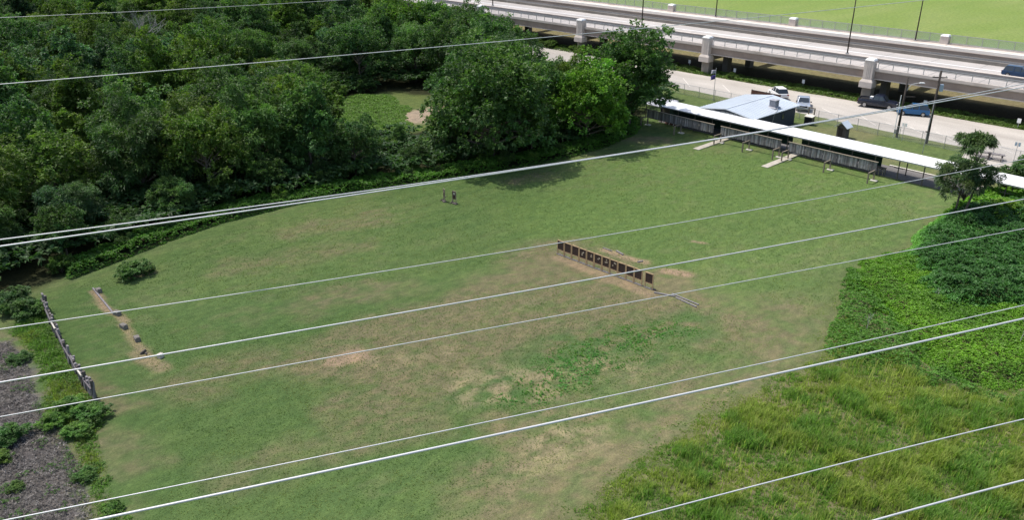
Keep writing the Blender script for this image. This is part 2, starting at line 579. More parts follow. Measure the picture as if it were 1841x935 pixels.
# faint mowing lanes down the range
put((.5 + .5 * np.sin(GU * 2 * PI / 2.6 + 5 * n1)) * .42 * sstep(.25, .6, n2), gB)
lush = caps([((250, 620), (560, 560), 6, .75), ((140, 560), (210, 720), 4, .8), ((300, 740), (620, 720), 3, .35), ((620, 880), (850, 850), 3.2, .65), ((200, 900), (420, 880), 3, .4),
             ((880, 710), (1060, 625), 3.0, .6), ((1020, 610), (1210, 575), 2.4, .5), ((420, 600), (800, 540), 3.2, .55)], 1.2, 31)
put(lush, (0.074, 0.130, 0.040))
bright = caps([((1080, 390), (1400, 330), 9, .6), ((1200, 480), (1500, 400), 6, .4), ((1180, 290), (1500, 330), 6, .6)], 1.2, 41)
put(bright, (0.115, 0.185, 0.050))
patchy = sstep(.52, .68, fbm(GU * 1.2, GV * .7, 4, 64)) * sstep(.45, .6, n1)
put(patchy * .28, (0.165, 0.162, 0.085))
brown = caps([((560, 648), (1000, 492), 2.6, .85), ((1005, 470), (1190, 540), 4.2, .85), ((720, 640), (1120, 560), 4.2, .78), ((790, 680), (980, 640), 3.2, .8),
              ((1190, 560), (1370, 610), 3.4, .7), ((640, 735), (900, 660), 2.6, .6), ((930, 760), (1060, 730), 2.0, .7), ((960, 800), (1050, 800), 1.6, .85),
              ((860, 890), (1030, 800), 2.4, .6), ((960, 960), (1260, 750), 2.6, .7), ((1260, 740), (1460, 640), 2.2, .55), ((340, 690), (540, 640), 2.2, .5), ((560, 545), (700, 520), 2, .45),
              ((420, 480), (640, 440), 1.8, .4), ((520, 415), (680, 395), 1.6, .45), ((1120, 640), (1200, 700), 3, .6), ((1140, 250), (1190, 252), 1.6, .7), ((920, 326), (985, 318), 1.2, .5),  # last strip here, at the wood edge, paints the big tree's shade as brown
              ((1420, 560), (1500, 600), 3, .45), ((1500, 600), (1540, 640), 2, .5), ((150, 700), (210, 730), 1.2, .6), ((190, 800), (260, 830), 1.4, .4), ((620, 800), (760, 760), 2, .45), ((420, 850), (520, 820), 2, .35)], 1.3, 51, 1.8)
nb = (.35 + 1.1 * fbm(GU * .9, GV * .55, 4, 61)) * (.55 + .9 * sstep(.3, .68, fbm(GU * 2.1, GV * 1.4, 3, 62)))
put(np.clip(brown * nb * 1.0, 0, .78), (0.188, 0.156, 0.094))
mid = caps([((890, 700), (1080, 620), 2.6, .9), ((1020, 620), (1230, 590), 2.2, .8), ((960, 720), (1150, 640), 2.0, .6)], 1.3, 33, 1.6)
put(mid * sstep(.34, .58, fbm(GU * 1.1, GV * .8, 4, 67)), (0.072, 0.135, 0.042))
straw = caps([((850, 700), (960, 690), 2, .8), ((960, 690), (1120, 660), 1.6, .7), ((980, 790), (1030, 800), 1.2, .9), ((700, 650), (800, 640), 1.4, .6), ((940, 850), (1060, 800), 1.5, .6)], 1.2, 71, 1.8)
put(straw * sstep(.42, .62, n3) * .8, (0.30, 0.25, 0.15))
dirt = caps([((1088, 449), (1112, 457), .5, .9), ((1120, 462), (1165, 473), .6, .8), ((1200, 488), (1238, 493), .7, .95), ((1245, 434), (1262, 437), .3, .8), ((172, 522), (204, 566), .35, .9), ((212, 570), (290, 665), .45, .65), ((600, 650), (640, 640), .9, .9),
             ((1005, 466), (1170, 530), .7, .6), ((740, 205), (790, 200), 2.5, 1), ((235, 500), (275, 490), .35, .7), ((250, 635), (290, 665), .7, .6)], .9, 81, .5)
put(dirt, (0.31, 0.225, 0.15))
# wear at the foot of the baffle posts
# forest floor
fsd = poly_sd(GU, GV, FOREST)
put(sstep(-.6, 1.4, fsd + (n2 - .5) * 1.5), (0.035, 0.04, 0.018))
clear = pxpoly([(590, 178), (700, 165), (800, 172), (830, 210), (790, 235), (640, 245), (580, 220)])
put(sstep(-1, 2, poly_sd(GU, GV, clear) + (n2 - .5) * 4), (0.12, 0.16, 0.05))
put(caps([((745, 212), (800, 196), 4, 1)], .6, 91, 1.0), (0.36, 0.29, 0.21))
# grey mulch at the lower left
MUL = pxpoly([(-300, 640), (20, 615), (50, 660), (75, 740), (118, 800), (150, 850), (165, 935), (170, 1150), (-500, 1150)])
msd = poly_sd(GU, GV, MUL) + (fbm(GU * .8, GV * .8, 3, 8) - .5) * 2.2
put(sstep(-.5, .6, msd), np.array([0.15, 0.138, 0.124]))
put(sstep(0, 1, msd) * sstep(.5, .7, fbm(GU * .9, GV * .5, 4, 12)) * .7, (0.085, 0.078, 0.08))
put(sstep(-3.5, 0, msd) * (1 - sstep(-.4, .6, msd)) * .55 * sstep(.4, .6, n3), (0.2, 0.16, 0.11))
# right hand scrub soil
SCRUB = pxpoly([(1010, 960), (1060, 905), (1180, 826), (1285, 742), (1400, 684), (1470, 640), (1490, 580), (1520, 500), (1560, 465), (1630, 445), (1680, 396), (1760, 355), (1841, 348), (2200, 330), (2300, 760), (2300, 1200), (900, 1200)])
ssd = poly_sd(GU, GV, SCRUB) + (n2 - .5) * 1.6
put(sstep(-1.5, 1, ssd), (0.115, 0.13, 0.055))
put(sstep(-.5, 1, ssd) * sstep(.5, .68, fbm(GU * .25, GV * .25, 4, 77)) * .7, (0.175, 0.155, 0.09))
# verge, ground under the bridge, far field
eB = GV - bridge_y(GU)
put(sstep(112.5, 113.5, GV) * (1 - sstep(116, 118, GV)) * .8 * (GU > -110), (0.15, 0.165, 0.07))
put(sstep(99.5, 102.5, GV) * (1 - sstep(114, 116, GV)) * sstep(-112, -108, GU), (0.095, 0.135, 0.045))
put(sstep(99.5, 102.5, GV) * (1 - sstep(114, 116, GV)) * sstep(-112, -108, GU) * sstep(.5, .75, n1) * .6, (0.18, 0.16, 0.09))
put(sstep(-1.8, -1, eB), (0.115, 0.135, 0.05))
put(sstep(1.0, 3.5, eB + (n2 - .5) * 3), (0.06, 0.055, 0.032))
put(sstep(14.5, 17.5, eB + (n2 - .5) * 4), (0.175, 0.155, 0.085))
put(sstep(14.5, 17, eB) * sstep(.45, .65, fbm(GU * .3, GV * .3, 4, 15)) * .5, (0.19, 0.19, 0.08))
put(sstep(30, 32.5, eB), (0.155, 0.222, 0.055))
put(sstep(30, 32.5, eB) * sstep(.4, .7, (fbm(GU * .05, GV * .09, 5, 19) * .6 + fbm(GU * .25, GV * .4, 4, 20) * .4)) * .75, (0.205, 0.25, 0.085))

gm = newmat('ground')
out = N(gm, 'ShaderNodeOutputMaterial'); b = N(gm, 'ShaderNodeBsdfPrincipled'); L(gm, b.outputs[0], out.inputs[0])
ga = N(gm, 'ShaderNodeAttribute'); ga.attribute_name = 'tint'
tc = N(gm, 'ShaderNodeTexCoord')
mp = N(gm, 'ShaderNodeMapping'); mp.inputs['Scale'].default_value = (1.6, .8, 1); mp.inputs['Rotation'].default_value = (0, 0, R(12)); L(gm, tc.outputs['Object'], mp.inputs[0])
na = N(gm, 'ShaderNodeTexNoise'); na.inputs['Scale'].default_value = 1.1; na.inputs['Detail'].default_value = 9; na.inputs['Roughness'].default_value = .72; L(gm, mp.outputs[0], na.inputs[0])
nb_ = N(gm, 'ShaderNodeTexNoise'); nb_.inputs['Scale'].default_value = 7.5; nb_.inputs['Detail'].default_value = 8; nb_.inputs['Roughness'].default_value = .75; L(gm, mp.outputs[0], nb_.inputs[0])
r1 = N(gm, 'ShaderNodeMapRange'); r1.inputs['From Min'].default_value = .3; r1.inputs['From Max'].default_value = .7; r1.inputs['To Min'].default_value = .72; r1.inputs['To Max'].default_value = 1.28; L(gm, na.outputs[0], r1.inputs[0])
r2 = N(gm, 'ShaderNodeMapRange'); r2.inputs['From Min'].default_value = .3; r2.inputs['From Max'].default_value = .7; r2.inputs['To Min'].default_value = .66; r2.inputs['To Max'].default_value = 1.34; L(gm, nb_.outputs[0], r2.inputs[0])
mm = N(gm, 'ShaderNodeMath', operation='MULTIPLY'); L(gm, r1.outputs[0], mm.inputs[0]); L(gm, r2.outputs[0], mm.inputs[1])
s1 = N(gm, 'ShaderNodeVectorMath', operation='SCALE'); L(gm, ga.outputs['Color'], s1.inputs[0]); L(gm, mm.outputs[0], s1.inputs['Scale'])
# hue jitter: patches of yellower and bluer grass
nh = N(gm, 'ShaderNodeTexNoise'); nh.inputs['Scale'].default_value = .55; nh.inputs['Detail'].default_value = 8; nh.inputs['Roughness'].default_value = .7; L(gm, mp.outputs[0], nh.inputs[0])
rh = N(gm, 'ShaderNodeMapRange'); rh.inputs['From Min'].default_value = .42; rh.inputs['From Max'].default_value = .66; rh.inputs['To Max'].default_value = .55; L(gm, nh.outputs[0], rh.inputs[0])
hx = N(gm, 'ShaderNodeVectorMath', operation='MULTIPLY'); hx.inputs[1].default_value = (1.20, 1.07, 1.0); L(gm, s1.outputs[0], hx.inputs[0])
hm = N(gm, 'ShaderNodeMix', data_type='RGBA'); L(gm, rh.outputs[0], hm.inputs['Factor']); L(gm, s1.outputs[0], hm.inputs['A']); L(gm, hx.outputs[0], hm.inputs['B'])
L(gm, hm.outputs['Result'], b.inputs['Base Color'])
b.inputs['Roughness'].default_value = .95; b.inputs['Specular IOR Level'].default_value = .1
bp = N(gm, 'ShaderNodeBump'); bp.inputs['Strength'].default_value = .8; bp.inputs['Distance'].default_value = .12; L(gm, nb_.outputs[0], bp.inputs['Height']); L(gm, bp.outputs[0], b.inputs['Normal'])
M['ground'] = gm
nu, nv = GU.shape
idx = np.arange(nu * nv).reshape(nu, nv)
F = np.stack([idx[:-1, :-1], idx[1:, :-1], idx[1:, 1:], idx[:-1, 1:]], -1).reshape(-1, 4)
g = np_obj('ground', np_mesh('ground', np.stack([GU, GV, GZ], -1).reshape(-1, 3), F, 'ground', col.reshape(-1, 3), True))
tag(g, kind='structure')
g['label'] = 'mown grass range with worn brown patches, scrub and woodland floor'

# parking lot, road
def pave_mat(name, c1, c2, crack=.35):
    m = newmat(name)
    out = N(m, 'ShaderNodeOutputMaterial'); b = N(m, 'ShaderNodeBsdfPrincipled'); L(m, b.outputs[0], out.inputs[0])
    tc = N(m, 'ShaderNodeTexCoord')
    n = N(m, 'ShaderNodeTexNoise'); n.inputs['Scale'].default_value = .14; n.inputs['Detail'].default_value = 9; n.inputs['Roughness'].default_value = .7
    mp = N(m, 'ShaderNodeMapping'); mp.inputs['Scale'].default_value = (.5, 1.6, 1); L(m, tc.outputs['Object'], mp.inputs[0]); L(m, mp.outputs[0], n.inputs[0])
    cr = N(m, 'ShaderNodeValToRGB'); cr.color_ramp.elements[0].position = .32; cr.color_ramp.elements[0].color = (*c1, 1); cr.color_ramp.elements[1].position = .68; cr.color_ramp.elements[1].color = (*c2, 1)
    L(m, n.outputs[0], cr.inputs[0])
    n2_ = N(m, 'ShaderNodeTexNoise'); n2_.inputs['Scale'].default_value = 5; n2_.inputs['Detail'].default_value = 8; L(m, tc.outputs['Object'], n2_.inputs[0])
    r = N(m, 'ShaderNodeMapRange'); r.inputs['From Min'].default_value = .3; r.inputs['From Max'].default_value = .7; r.inputs['To Min'].default_value = .86; r.inputs['To Max'].default_value = 1.12; L(m, n2_.outputs[0], r.inputs[0])
    s = N(m, 'ShaderNodeVectorMath', operation='SCALE'); L(m, cr.outputs[0], s.inputs[0]); L(m, r.outputs[0], s.inputs['Scale'])
    L(m, s.outputs[0], b.inputs['Base Color']); b.inputs['Roughness'].default_value = .92; b.inputs['Specular IOR Level'].default_value = .2
    M[name] = m


pave_mat('lot', (0.35, 0.32, 0.285), (0.48, 0.445, 0.40))
pave_mat('deck', (0.33, 0.305, 0.285), (0.49, 0.455, 0.425))
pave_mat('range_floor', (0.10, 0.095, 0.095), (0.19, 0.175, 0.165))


def sheet(name, pts, z, m, label):
    mb = MB(); mb.poly(pts, z - .05, z)
    o = mb.build(name, m); tag(o, kind='structure'); o['label'] = label
    return o


def edge(u0, u1, f, n, seed, amp=.35):
    us = np.linspace(u0, u1, n)
    return [(u, f(u) + amp * 2 * (float(vnoise(u * .6, seed * 3.1, seed)) - .5)) for u in us]


near = edge(-118, 60, lambda u: 117.0 - .02 * (u + 60), 120, 3, .3)
far = edge(60, -128, lambda u: bridge_y(u) - .95 - 1.2 * max(0, (-100 - u) / 28) + (3.5 if u < -104 else 0) * min(1, max(0, (-104 - u) / 10)), 120, 5, .25)
lp = near + far + [(-131, 129), (-131, 123), (-128, 119.5), (-123, 117.4)]
sheet('parking_lot', lp, 0.012, 'lot', 'pale worn parking lot between the range and the highway bridge')
sheet('gravel_track', [(-131.5, 123), (-131.5, 129), (-150, 131.5), (-175, 132.5), (-230, 131), (-230, 127), (-175, 128), (-150, 126.5)], 0.008, 'lot', 'pale gravel track leading off the parking lot')
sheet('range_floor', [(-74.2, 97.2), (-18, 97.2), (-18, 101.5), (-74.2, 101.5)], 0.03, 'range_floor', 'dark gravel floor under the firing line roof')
sheet('range_kerb', [(-41.5, 101.55), (-18, 101.55), (-18, 101.8), (-41.5, 101.8)], 0.12, 'ivory', 'pale kerb behind the firing line')
pic = at(1770, 284)
sheet('gravel_pad', [(pic[0] - 2.2, 112.0), (pic[0] + 2, 110.6), (pic[0] + 5, 111.6), (pic[0] + 6.5, 116.6), (pic[0] - 3, 116.7)], 0.006, 'lot', 'pale gravel pad under the picnic tables')
for i, (a, c_) in enumerate([((1548, 208), (1574, 225)), ((1593, 220), (1623, 233)), ((1635, 227), (1663, 243)), ((1683, 237), (1720, 256)), ((1786, 261), (1821, 275)), ((1478, 194), (1512, 212)), ((1228, 140), (1240, 155)), ((1299, 152), (1312, 165)), ((1730, 250), (1770, 268))]):
    A = at(*a)[:2]; B = at(*c_)[:2]; d = (B - A) / np.linalg.norm(B - A); n_ = np.array([-d[1], d[0]]) * .055
    sheet('parking_line', [tuple(A + n_), tuple(A - n_), tuple(B - n_), tuple(B + n_)], 0.018, 'faded_line', 'faded white parking bay line')

# ------------------------------------------------------------------ highway bridge
br = empty('highway_bridge', (BR_O[0], BR_O[1], 0), math.atan(BR_T), 'long twin concrete highway bridge on square piers with a railing along its near edge', 'bridge')
X0, X1 = -420, 120
SP = 29.8
bx = [k * SP for k in range(-12, 4)]


def strip(name, y0, y1, z0, z1, m, x0=X0, x1=X1, parent=None):
    mb = MB(); mb.box(((x0 + x1) / 2, (y0 + y1) / 2, (z0 + z1) / 2), (x1 - x0, y1 - y0, z1 - z0))
    return mb.build(name, m, parent or br)


strip('deck', .12, 16.9, 4.85, 5.2, 'deck')
strip('deck', 21.9, 31.6, 4.85, 5.2, 'deck')
strip('kerb', -.08, .38, 5.0, 5.42, 'concrete')
strip('kerb', 31.32, 31.78, 5.0, 5.42, 'concrete')
strip('girder', .2, .75, 3.8, 4.98, 'concrete_brown')
strip('girder_flange', .08, .9, 3.66, 3.8, 'concrete')
for y in (4.6, 9, 13.0, 16.1, 22.3, 26.2, 30.6):
    strip('girder', y, y + .5, 3.8, 4.84, 'concrete_brown')
# near footway barrier, median barriers, far barrier
strip('barrier', 5.6, 6.0, 5.2, 5.85, 'barrier_grey')
strip('barrier_cap', 5.52, 6.08, 5.85, 5.94, 'concrete')
strip('median_barrier', 16.55, 16.88, 5.2, 5.75, 'pier_concrete')
strip('median_barrier', 21.95, 22.3, 5.2, 5.8, 'concrete_brown')
strip('barrier', 25.7, 26.3, 5.2, 5.75, 'concrete_light')
strip('barrier', 27.2, 27.5, 5.24, 5.55, 'concrete_light')
strip('lane_line', 12.2, 12.5, 5.204, 5.212, 'white_paint')
strip('lane_line', 6.7, 6.82, 5.204, 5.212, 'white_paint')
strip('lane_line', 25.1, 25.3, 5.204, 5.212, 'white_paint')
strip('footway', 26.6, 31.3, 5.204, 5.25, 'concrete')
strip('footway', .4, 5.5, 5.204, 5.26, 'deck')
mb = MB()
for x in np.arange(X0, X1, 3.6):
    mb.box((x, 3.0, 5.262), (.08, 5.0, .006))
for x in np.arange(X0, X1, 7.45):
    mb.box((x, 11.8, 5.203), (.07, 11.2, .005)); mb.box((x, 24.4, 5.203), (.07, 2.9, .005))
mb.build('expansion_joint', 'dark_rail', br)


def railing(name, y, h, step, m, rails, x0, x1, mesh=False):
    mb = MB()
    for x in np.arange(x0, x1, step):
        mb.box((x, y, 5.42 + h / 2), (.09, .09, h))
    for z in rails:
        mb.box(((x0 + x1) / 2, y, 5.42 + z), (x1 - x0 + .1, .085, .085))
    r = mb.build(name, m, br)
    if mesh:
        MB().box(((x0 + x1) / 2, y + .06, 5.42 + h / 2), (x1 - x0, .01, h)).build('wire_mesh', 'chain_dense', r)
    return r


mb = None
for k in range(len(bx) - 1):
    railing('railing', .15, 1.05, 2.3, 'galvanised', (1.05, .78), bx[k] + 1.15, bx[k + 1] - .55)
    railing('railing', 31.5, 1.5, 2.6, 'galvanised', (1.5, .1), bx[k] + 1.15, bx[k + 1] - .55, True)

for k, x in enumerate(bx):
    for y, sgn in ((-.05, -1), (31.75, 1)):
        mb = MB()
        mb.prism([(-.74, 3.6), (.74, 3.6), (.74, 6.45), (.6, 6.62), (-.6, 6.62), (-.74, 6.45)], y - .62, y + .62)
        mb.box((0, y, 2.8), (2.1, 1.7, .9)); mb.box((0, y, 3.45), (2.1, 1.7, .4), taper=.76)
        # fluted panel on the face
        for q in (-.26, 0, .26): mb.box((q, y + sgn * .63, 5.0), (.12, .06, 2.3))
        for q in (-.26, 0, .26): mb.box((.75, y + q, 5.0), (.06, .12, 2.3))
        pl = mb.build('pilaster', 'concrete', br, (x, 0, 0), bevel=.06)
        mc = MB(); mc.box((0, y, 6.73), (1.5, 1.4, .26), taper=.8); mc.build('cap', 'white_paint', pl)
    mb = MB(); mb.box((0, 15.85, 3.05), (1.5, 31.2, .95)); mb.build('cross_beam', 'pier_concrete', br, (x, 0, 0))
    for y in (.6, 7.5, 15.8, 24, 31):
        mb = MB(); mb.box((0, y, .8), (1.5 if y in (.6, 31) else 1.1, 1.5, 3.6)); mb.build('pier', 'pier_concrete', br, (x, 0, 0), bevel=.05)


# ------------------------------------------------------------------ light poles
def bl(u):   # bridge local x of a world u
    return u


def pole_thing(u, y, label, h=12.0):
    e = empty('light_pole', (u, bridge_y(u) + y, 5.95 if y < 10 else 5.25), math.atan(BR_T), label, 'street light', 'tall dark light poles along the highway bridge')
    MB().tube([(0, 0, 0), (0, 0, h)], [.13, .07], 8).build('pole', 'creosote', e, smooth=True)
    MB().box((0, 0, .1), (.4, .4, .2)).build('base', 'galvanised', e)
    s = 1 if y < 10 else -1
    MB().tube([(0, 0, h - .15), (0, .8 * s, h + .15), (0, 1.8 * s, h + .2)], .045, 6).build('arm', 'creosote', e)
    MB().box((0, 2.05 * s, h + .17), (.28, .65, .14), taper=.7).build('lamp_head', 'dark_rail', e, bevel=.02)
    return e


pole_thing(-66.3, 5.8, 'tall dark light pole beside the big bridge pilaster above the black pickup')
pole_thing(-108.5, 5.8, 'tall dark light pole on the near barrier of the bridge above the flagpole')
pole_thing(-65.9, 31.0, 'tall dark light pole on the far bridge edge, beside the rightmost far white cap')
pole_thing(-108.5, 31.0, 'left one of two tall dark light poles on the far bridge edge')
pole_thing(-151.0, 5.8, 'tall dark light pole on the near barrier at the left end of the visible bridge')


# ------------------------------------------------------------------ vehicles
def wheel_set(e, xs, yw, r):
    for x in xs:
        for s in (-1, 1):
            w = MB().tube([(0, -.11, 0), (0, .11, 0)], r, 20).build('wheel', 'tyre', e, (x, s * yw, r), smooth=False, bevel=.02)
            MB().tube([(0, s * .1, 0), (0, s * .125, 0)], r * .62, 12).build('rim', 'rim', w)


def vehicle(name, kind, paint, loc, heading, label, cat, group=None):
    e = empty(name, loc, R(heading), label, cat, group)
    if kind == 'pickup':
        Lh, Wd, r = 2.9, .98, .40
        prof = [(-2.85, .5), (-2.9, .95), (-2.85, 1.12), (-.75, 1.12), (-.75, 1.15), (1.15, 1.15), (2.55, 1.08), (2.85, .95), (2.9, .55), (2.8, .4), (-2.7, .4)]
        MB().prism(prof, -Wd, Wd, inset=lambda z: .06 if z > 1.05 else 0).build('body', paint, e, bevel=.05)
        cab = [(-.8, 1.15), (-.62, 1.78), (-.5, 1.84), (.55, 1.84), (.7, 1.8), (1.3, 1.15)]
        MB().prism(cab, -.9, .9, inset=lambda z: .16 if z > 1.5 else 0).build('cabin', paint, e, bevel=.04)
        MB().raw([(1.27, -.78, 1.2), (1.27, .78, 1.2), (.77, .66, 1.76), (.77, -.66, 1.76)], [(0, 1, 2, 3)]).build('windscreen', 'glass', e, (.02, 0, .02))
        MB().raw([(-.82, -.72, 1.24), (-.82, .72, 1.24), (-.68, .64, 1.72), (-.68, -.64, 1.72)], [(0, 3, 2, 1)]).build('rear_window', 'glass', e, (-.012, 0, 0))
        for s in (-1, 1):
            for a_, b_ in ((-.62, .12), (.2, .98)):
                MB().raw([(a_, s * .9, 1.22), (b_, s * .9, 1.22), (min(b_, .66), s * .785, 1.74), (max(a_, -.5), s * .785, 1.74)], [(0, 1, 2, 3)]).build('side_window', 'glass', e, (0, s * .012, 0))
            MB().box((.95, s * 1.06, 1.22), (.12, .2, .16)).build('mirror', 'black_plastic', e, bevel=.02)
            MB().box((2.87, s * .74, .88), (.08, .36, .2)).build('headlight', 'lamp_clear', e)
            MB().box((-2.89, s * .86, .92), (.06, .16, .36)).build('tail_light', 'lamp_red', e)
        bed = MB(); bed.box((-1.82, 0, 1.131), (1.8, 1.55, .02)); bed.build('truck_bed', 'black_plastic', e)
        for s in (-1, 1):
            MB().box((-1.82, s * .87, 1.2), (2.0, .1, .12)).build('bed_rail', paint, e)
        MB().box((-2.8, 0, 1.2), (.1, 1.7, .12)).build('tailgate', paint, e)
        MB().box((2.9, 0, .83), (.05, 1.05, .26)).build('grille', 'black_plastic', e)
        MB().box((2.93, 0, .53), (.14, 1.85, .2)).build('bumper', 'rim', e, bevel=.03)
        MB().box((-2.93, 0, .55), (.14, 1.85, .18)).build('bumper', 'rim', e, bevel=.03)
        wheel_set(e, (-1.8, 1.85), .9, r)
    else:
        suv = kind == 'suv'
        top = 1.66 if suv else 1.45
        prof = [(-2.25, .35), (-2.33, .62), (-2.28, .95), (-1.9, 1.02), (.95, 1.0), (2.05, .84), (2.28, .66), (2.3, .42), (2.2, .3), (-2.15, .3)]
        MB().prism(prof, -.9, .9, inset=lambda z: .05 if z > .9 else 0).build('body', paint, e, bevel=.06)
        if suv:
            cab = [(-2.15, 1.0), (-1.9, top - .08), (-1.7, top), (.1, top), (.35, top - .05), (1.05, 1.0)]
        else:
            cab = [(-1.95, 1.0), (-1.2, top - .06), (-.9, top), (.05, top), (.3, top - .05), (1.1, .99)]
        MB().prism(cab, -.84, .84, inset=lambda z: .17 if z > 1.2 else 0).build('cabin', 'glass', e, bevel=.03)
        x0, x1 = cab[2][0] + .02, cab[3][0]
        MB().box(((x0 + x1) / 2, 0, top + .012), (x1 - x0 + .25, 1.3, .05)).build('roof', paint, e, bevel=.02)
        for s in (-1, 1):
            for xx in (-.7, .22):
                MB().box((xx, s * .775, (1 + top) / 2), (.09, .09, top - 1.0), tilt=('X', s * .27)).build('pillar', paint, e)
            MB().box((.72, s * .97, 1.05), (.12, .18, .13)).build('mirror', paint, e, bevel=.02)
            MB().box((2.22, s * .66, .7), (.14, .34, .14)).build('headlight', 'lamp_clear', e)
            MB().box((-2.3, s * .7, .82), (.08, .3, .16)).build('tail_light', 'lamp_red', e)
        MB().box((2.3, 0, .52), (.06, 1.1, .2)).build('grille', 'black_plastic', e)
        wheel_set(e, (-1.38, 1.4), .82, .34)
    return e


vehicle('pickup_truck', 'pickup', 'paint_silver', (-64.0, 120.3, .02), -60, 'silver crew cab pickup parked nose towards the clubhouse corner', 'pickup truck')
vehicle('parked_suv', 'suv', 'paint_white', (-70.6, 124.0, .02), 142, 'white car parked behind the clubhouse roof beside the brown fence panel', 'car')
pk = vehicle('pickup_truck', 'pickup', 'paint_black', (-56.2, 129.0, .02), 12, 'black pickup with an open bed parked beside the foot of the bridge pier', 'pickup truck')
pk.scale = (1, 1, 1.1)
MB().box((-1.1, .3, 1.28), (.55, .7, .3)).build('toolbox', 'white_paint', pk, bevel=.02)
vehicle('parked_car', 'suv', 'paint_blue', (-50.6, 128.6, .02), 206, 'blue hatchback parked on the lot beside the black pickup behind the utility poles', 'car')
vehicle('highway_car', 'suv', 'paint_navy', (-41.3, bridge_y(-41.3) + 9.3, 5.22), 2.7, 'dark blue car driving on the bridge at the right edge', 'car')

# ------------------------------------------------------------------ clubhouse
ch = empty('clubhouse', (-64, 99, 0), 0, 'dark sided clubhouse with a pale metal gable roof behind the firing line roof', 'building')
W2, D2, ZE, ZR = 4.1, 11.6, 2.85, 3.5
mb = MB()
prof = [(-W2, 0), (W2, 0), (W2, ZE), (0, ZR - .05), (-W2, ZE)]
mb.prism(prof, .35, D2)
for s in (-1, 1):
    for y in np.arange(.55, D2 - .1, .3): mb.box((s * (W2 + .015), y, ZE / 2), (.05, .1, ZE - .02))
mb.build('wall', 'siding', ch)
rf = MB()
for s in (-1, 1):
    a_ = math.atan2(ZR - ZE, 4.55)
    rf.raw([(0, -.1, ZR), (s * 4.6, -.1, ZE - .02), (s * 4.6, 12.1, ZE - .02), (0, 12.1, ZR), (0, -.1, ZR - .1), (s * 4.6, -.1, ZE - .12), (s * 4.6, 12.1, ZE - .12), (0, 12.1, ZR - .1)],
           [(0, 1, 2, 3), (4, 7, 6, 5), (0, 4, 5, 1), (1, 5, 6, 2), (2, 6, 7, 3)])
roof = rf.build('roof', 'roof_metal', ch)
sm = MB()
for s in (-1, 1):
    for y in np.arange(.1, 12.1, .61):
        sm.raw([(0, y, ZR + .002), (s * 4.6, y, ZE - .018), (s * 4.6, y + .05, ZE - .018), (0, y + .05, ZR + .002), (0, y, ZR + .04), (s * 4.6, y, ZE + .02), (s * 4.6, y + .05, ZE + .02), (0, y + .05, ZR + .04)],
               [(0, 3, 2, 1), (4, 5, 6, 7), (0, 1, 5, 4), (2, 3, 7, 6), (1, 2, 6, 5), (0, 4, 7, 3)])
sm.build('seam', 'roof_metal', roof)
MB().box((0, 6, ZR + .02), (.3, 12.1, .05)).build('ridge_cap', 'roof_metal', roof)
for x in (-3.1, -2.3, -.6, .1, .75, 1.4):
    w = MB().box((x, .31, 2.82), (.62 if x < -1 else .5, .06, .22)).build('vent', 'ivory', ch)
cb = MB(); cb.box((3.1, 7.2, ZE + .75), (.95, .95, .9)); cb.box((3.1, 7.2, ZE + 1.24), (1.05, 1.05, .08)); cb.box((3.1, 7.2, ZE + .28), (1.5, 1.5, .16), taper=.7)
for q in np.arange(-.35, .4, .14):
    cb.box((3.1 + q, 6.7, ZE + .75), (.04, .05, .75)); cb.box((3.6, 7.2 + q, ZE + .75), (.05, .04, .75))
cb.build('rooftop_cooler', 'roof_grey', ch)
MB().tube([(3.9, 6.9, ZE + .3), (4.4, 6.0, ZE + .15), (4.62, 5.0, ZE - .1), (4.3, 5.0, .1)], .04, 6).build('pipe', 'galvanised', ch)
dr = MB().box((4.14, 3.0, 1.1), (.05, .9, 2.05)).build('door', 'old_wood_dark', ch)
MB().box((4.19, 2.65, 1.05), (.05, .06, .12)).build('handle', 'galvanised', dr)
MB().box((4.16, 8.2, 1.7), (.05, .5, .7)).build('window', 'glass', ch)
# gate frame at the rear corner
gt = empty('gate_frame', (-59.2, 113.2, 0), 0, 'weathered gate frame of two posts and top bar at the clubhouse rear corner', 'gate')
MB().box((0, 0, 1.1), (.14, .14, 2.2)).build('post', 'post_wood', gt); MB().box((.9, 0, 1.1), (.14, .14, 2.2)).build('post', 'post_wood', gt); MB().box((.45, 0, 2.15), (1.1, .1, .12)).build('top_bar', 'post_wood', gt)
MB().tube([(.1, .02, 2.1), (-2.6, 2.4, 2.1)], .04, 6).build('brace', 'galvanised', gt)
# brown fence panel behind the roof
fp = empty('fence_panel', (-70.2, 119.5, 0), 0, 'low dark brown board fence behind the clubhouse roof beside the white car', 'fence')
m_ = MB()
for k in range(34): m_.box((-2.6 + k * .155, 0, .75), (.14, .03, 1.45 + .05 * random.random()))
m_.build('boards', 'rust_brown', fp)
for x in (-2.6, 0, 2.55): MB().box((x, .07, .8), (.1, .1, 1.6)).build('post', 'old_wood_dark', fp)
MB().box((0, .04, 1.5), (5.3, .12, .06)).build('top_rail', 'old_wood_dark', fp)

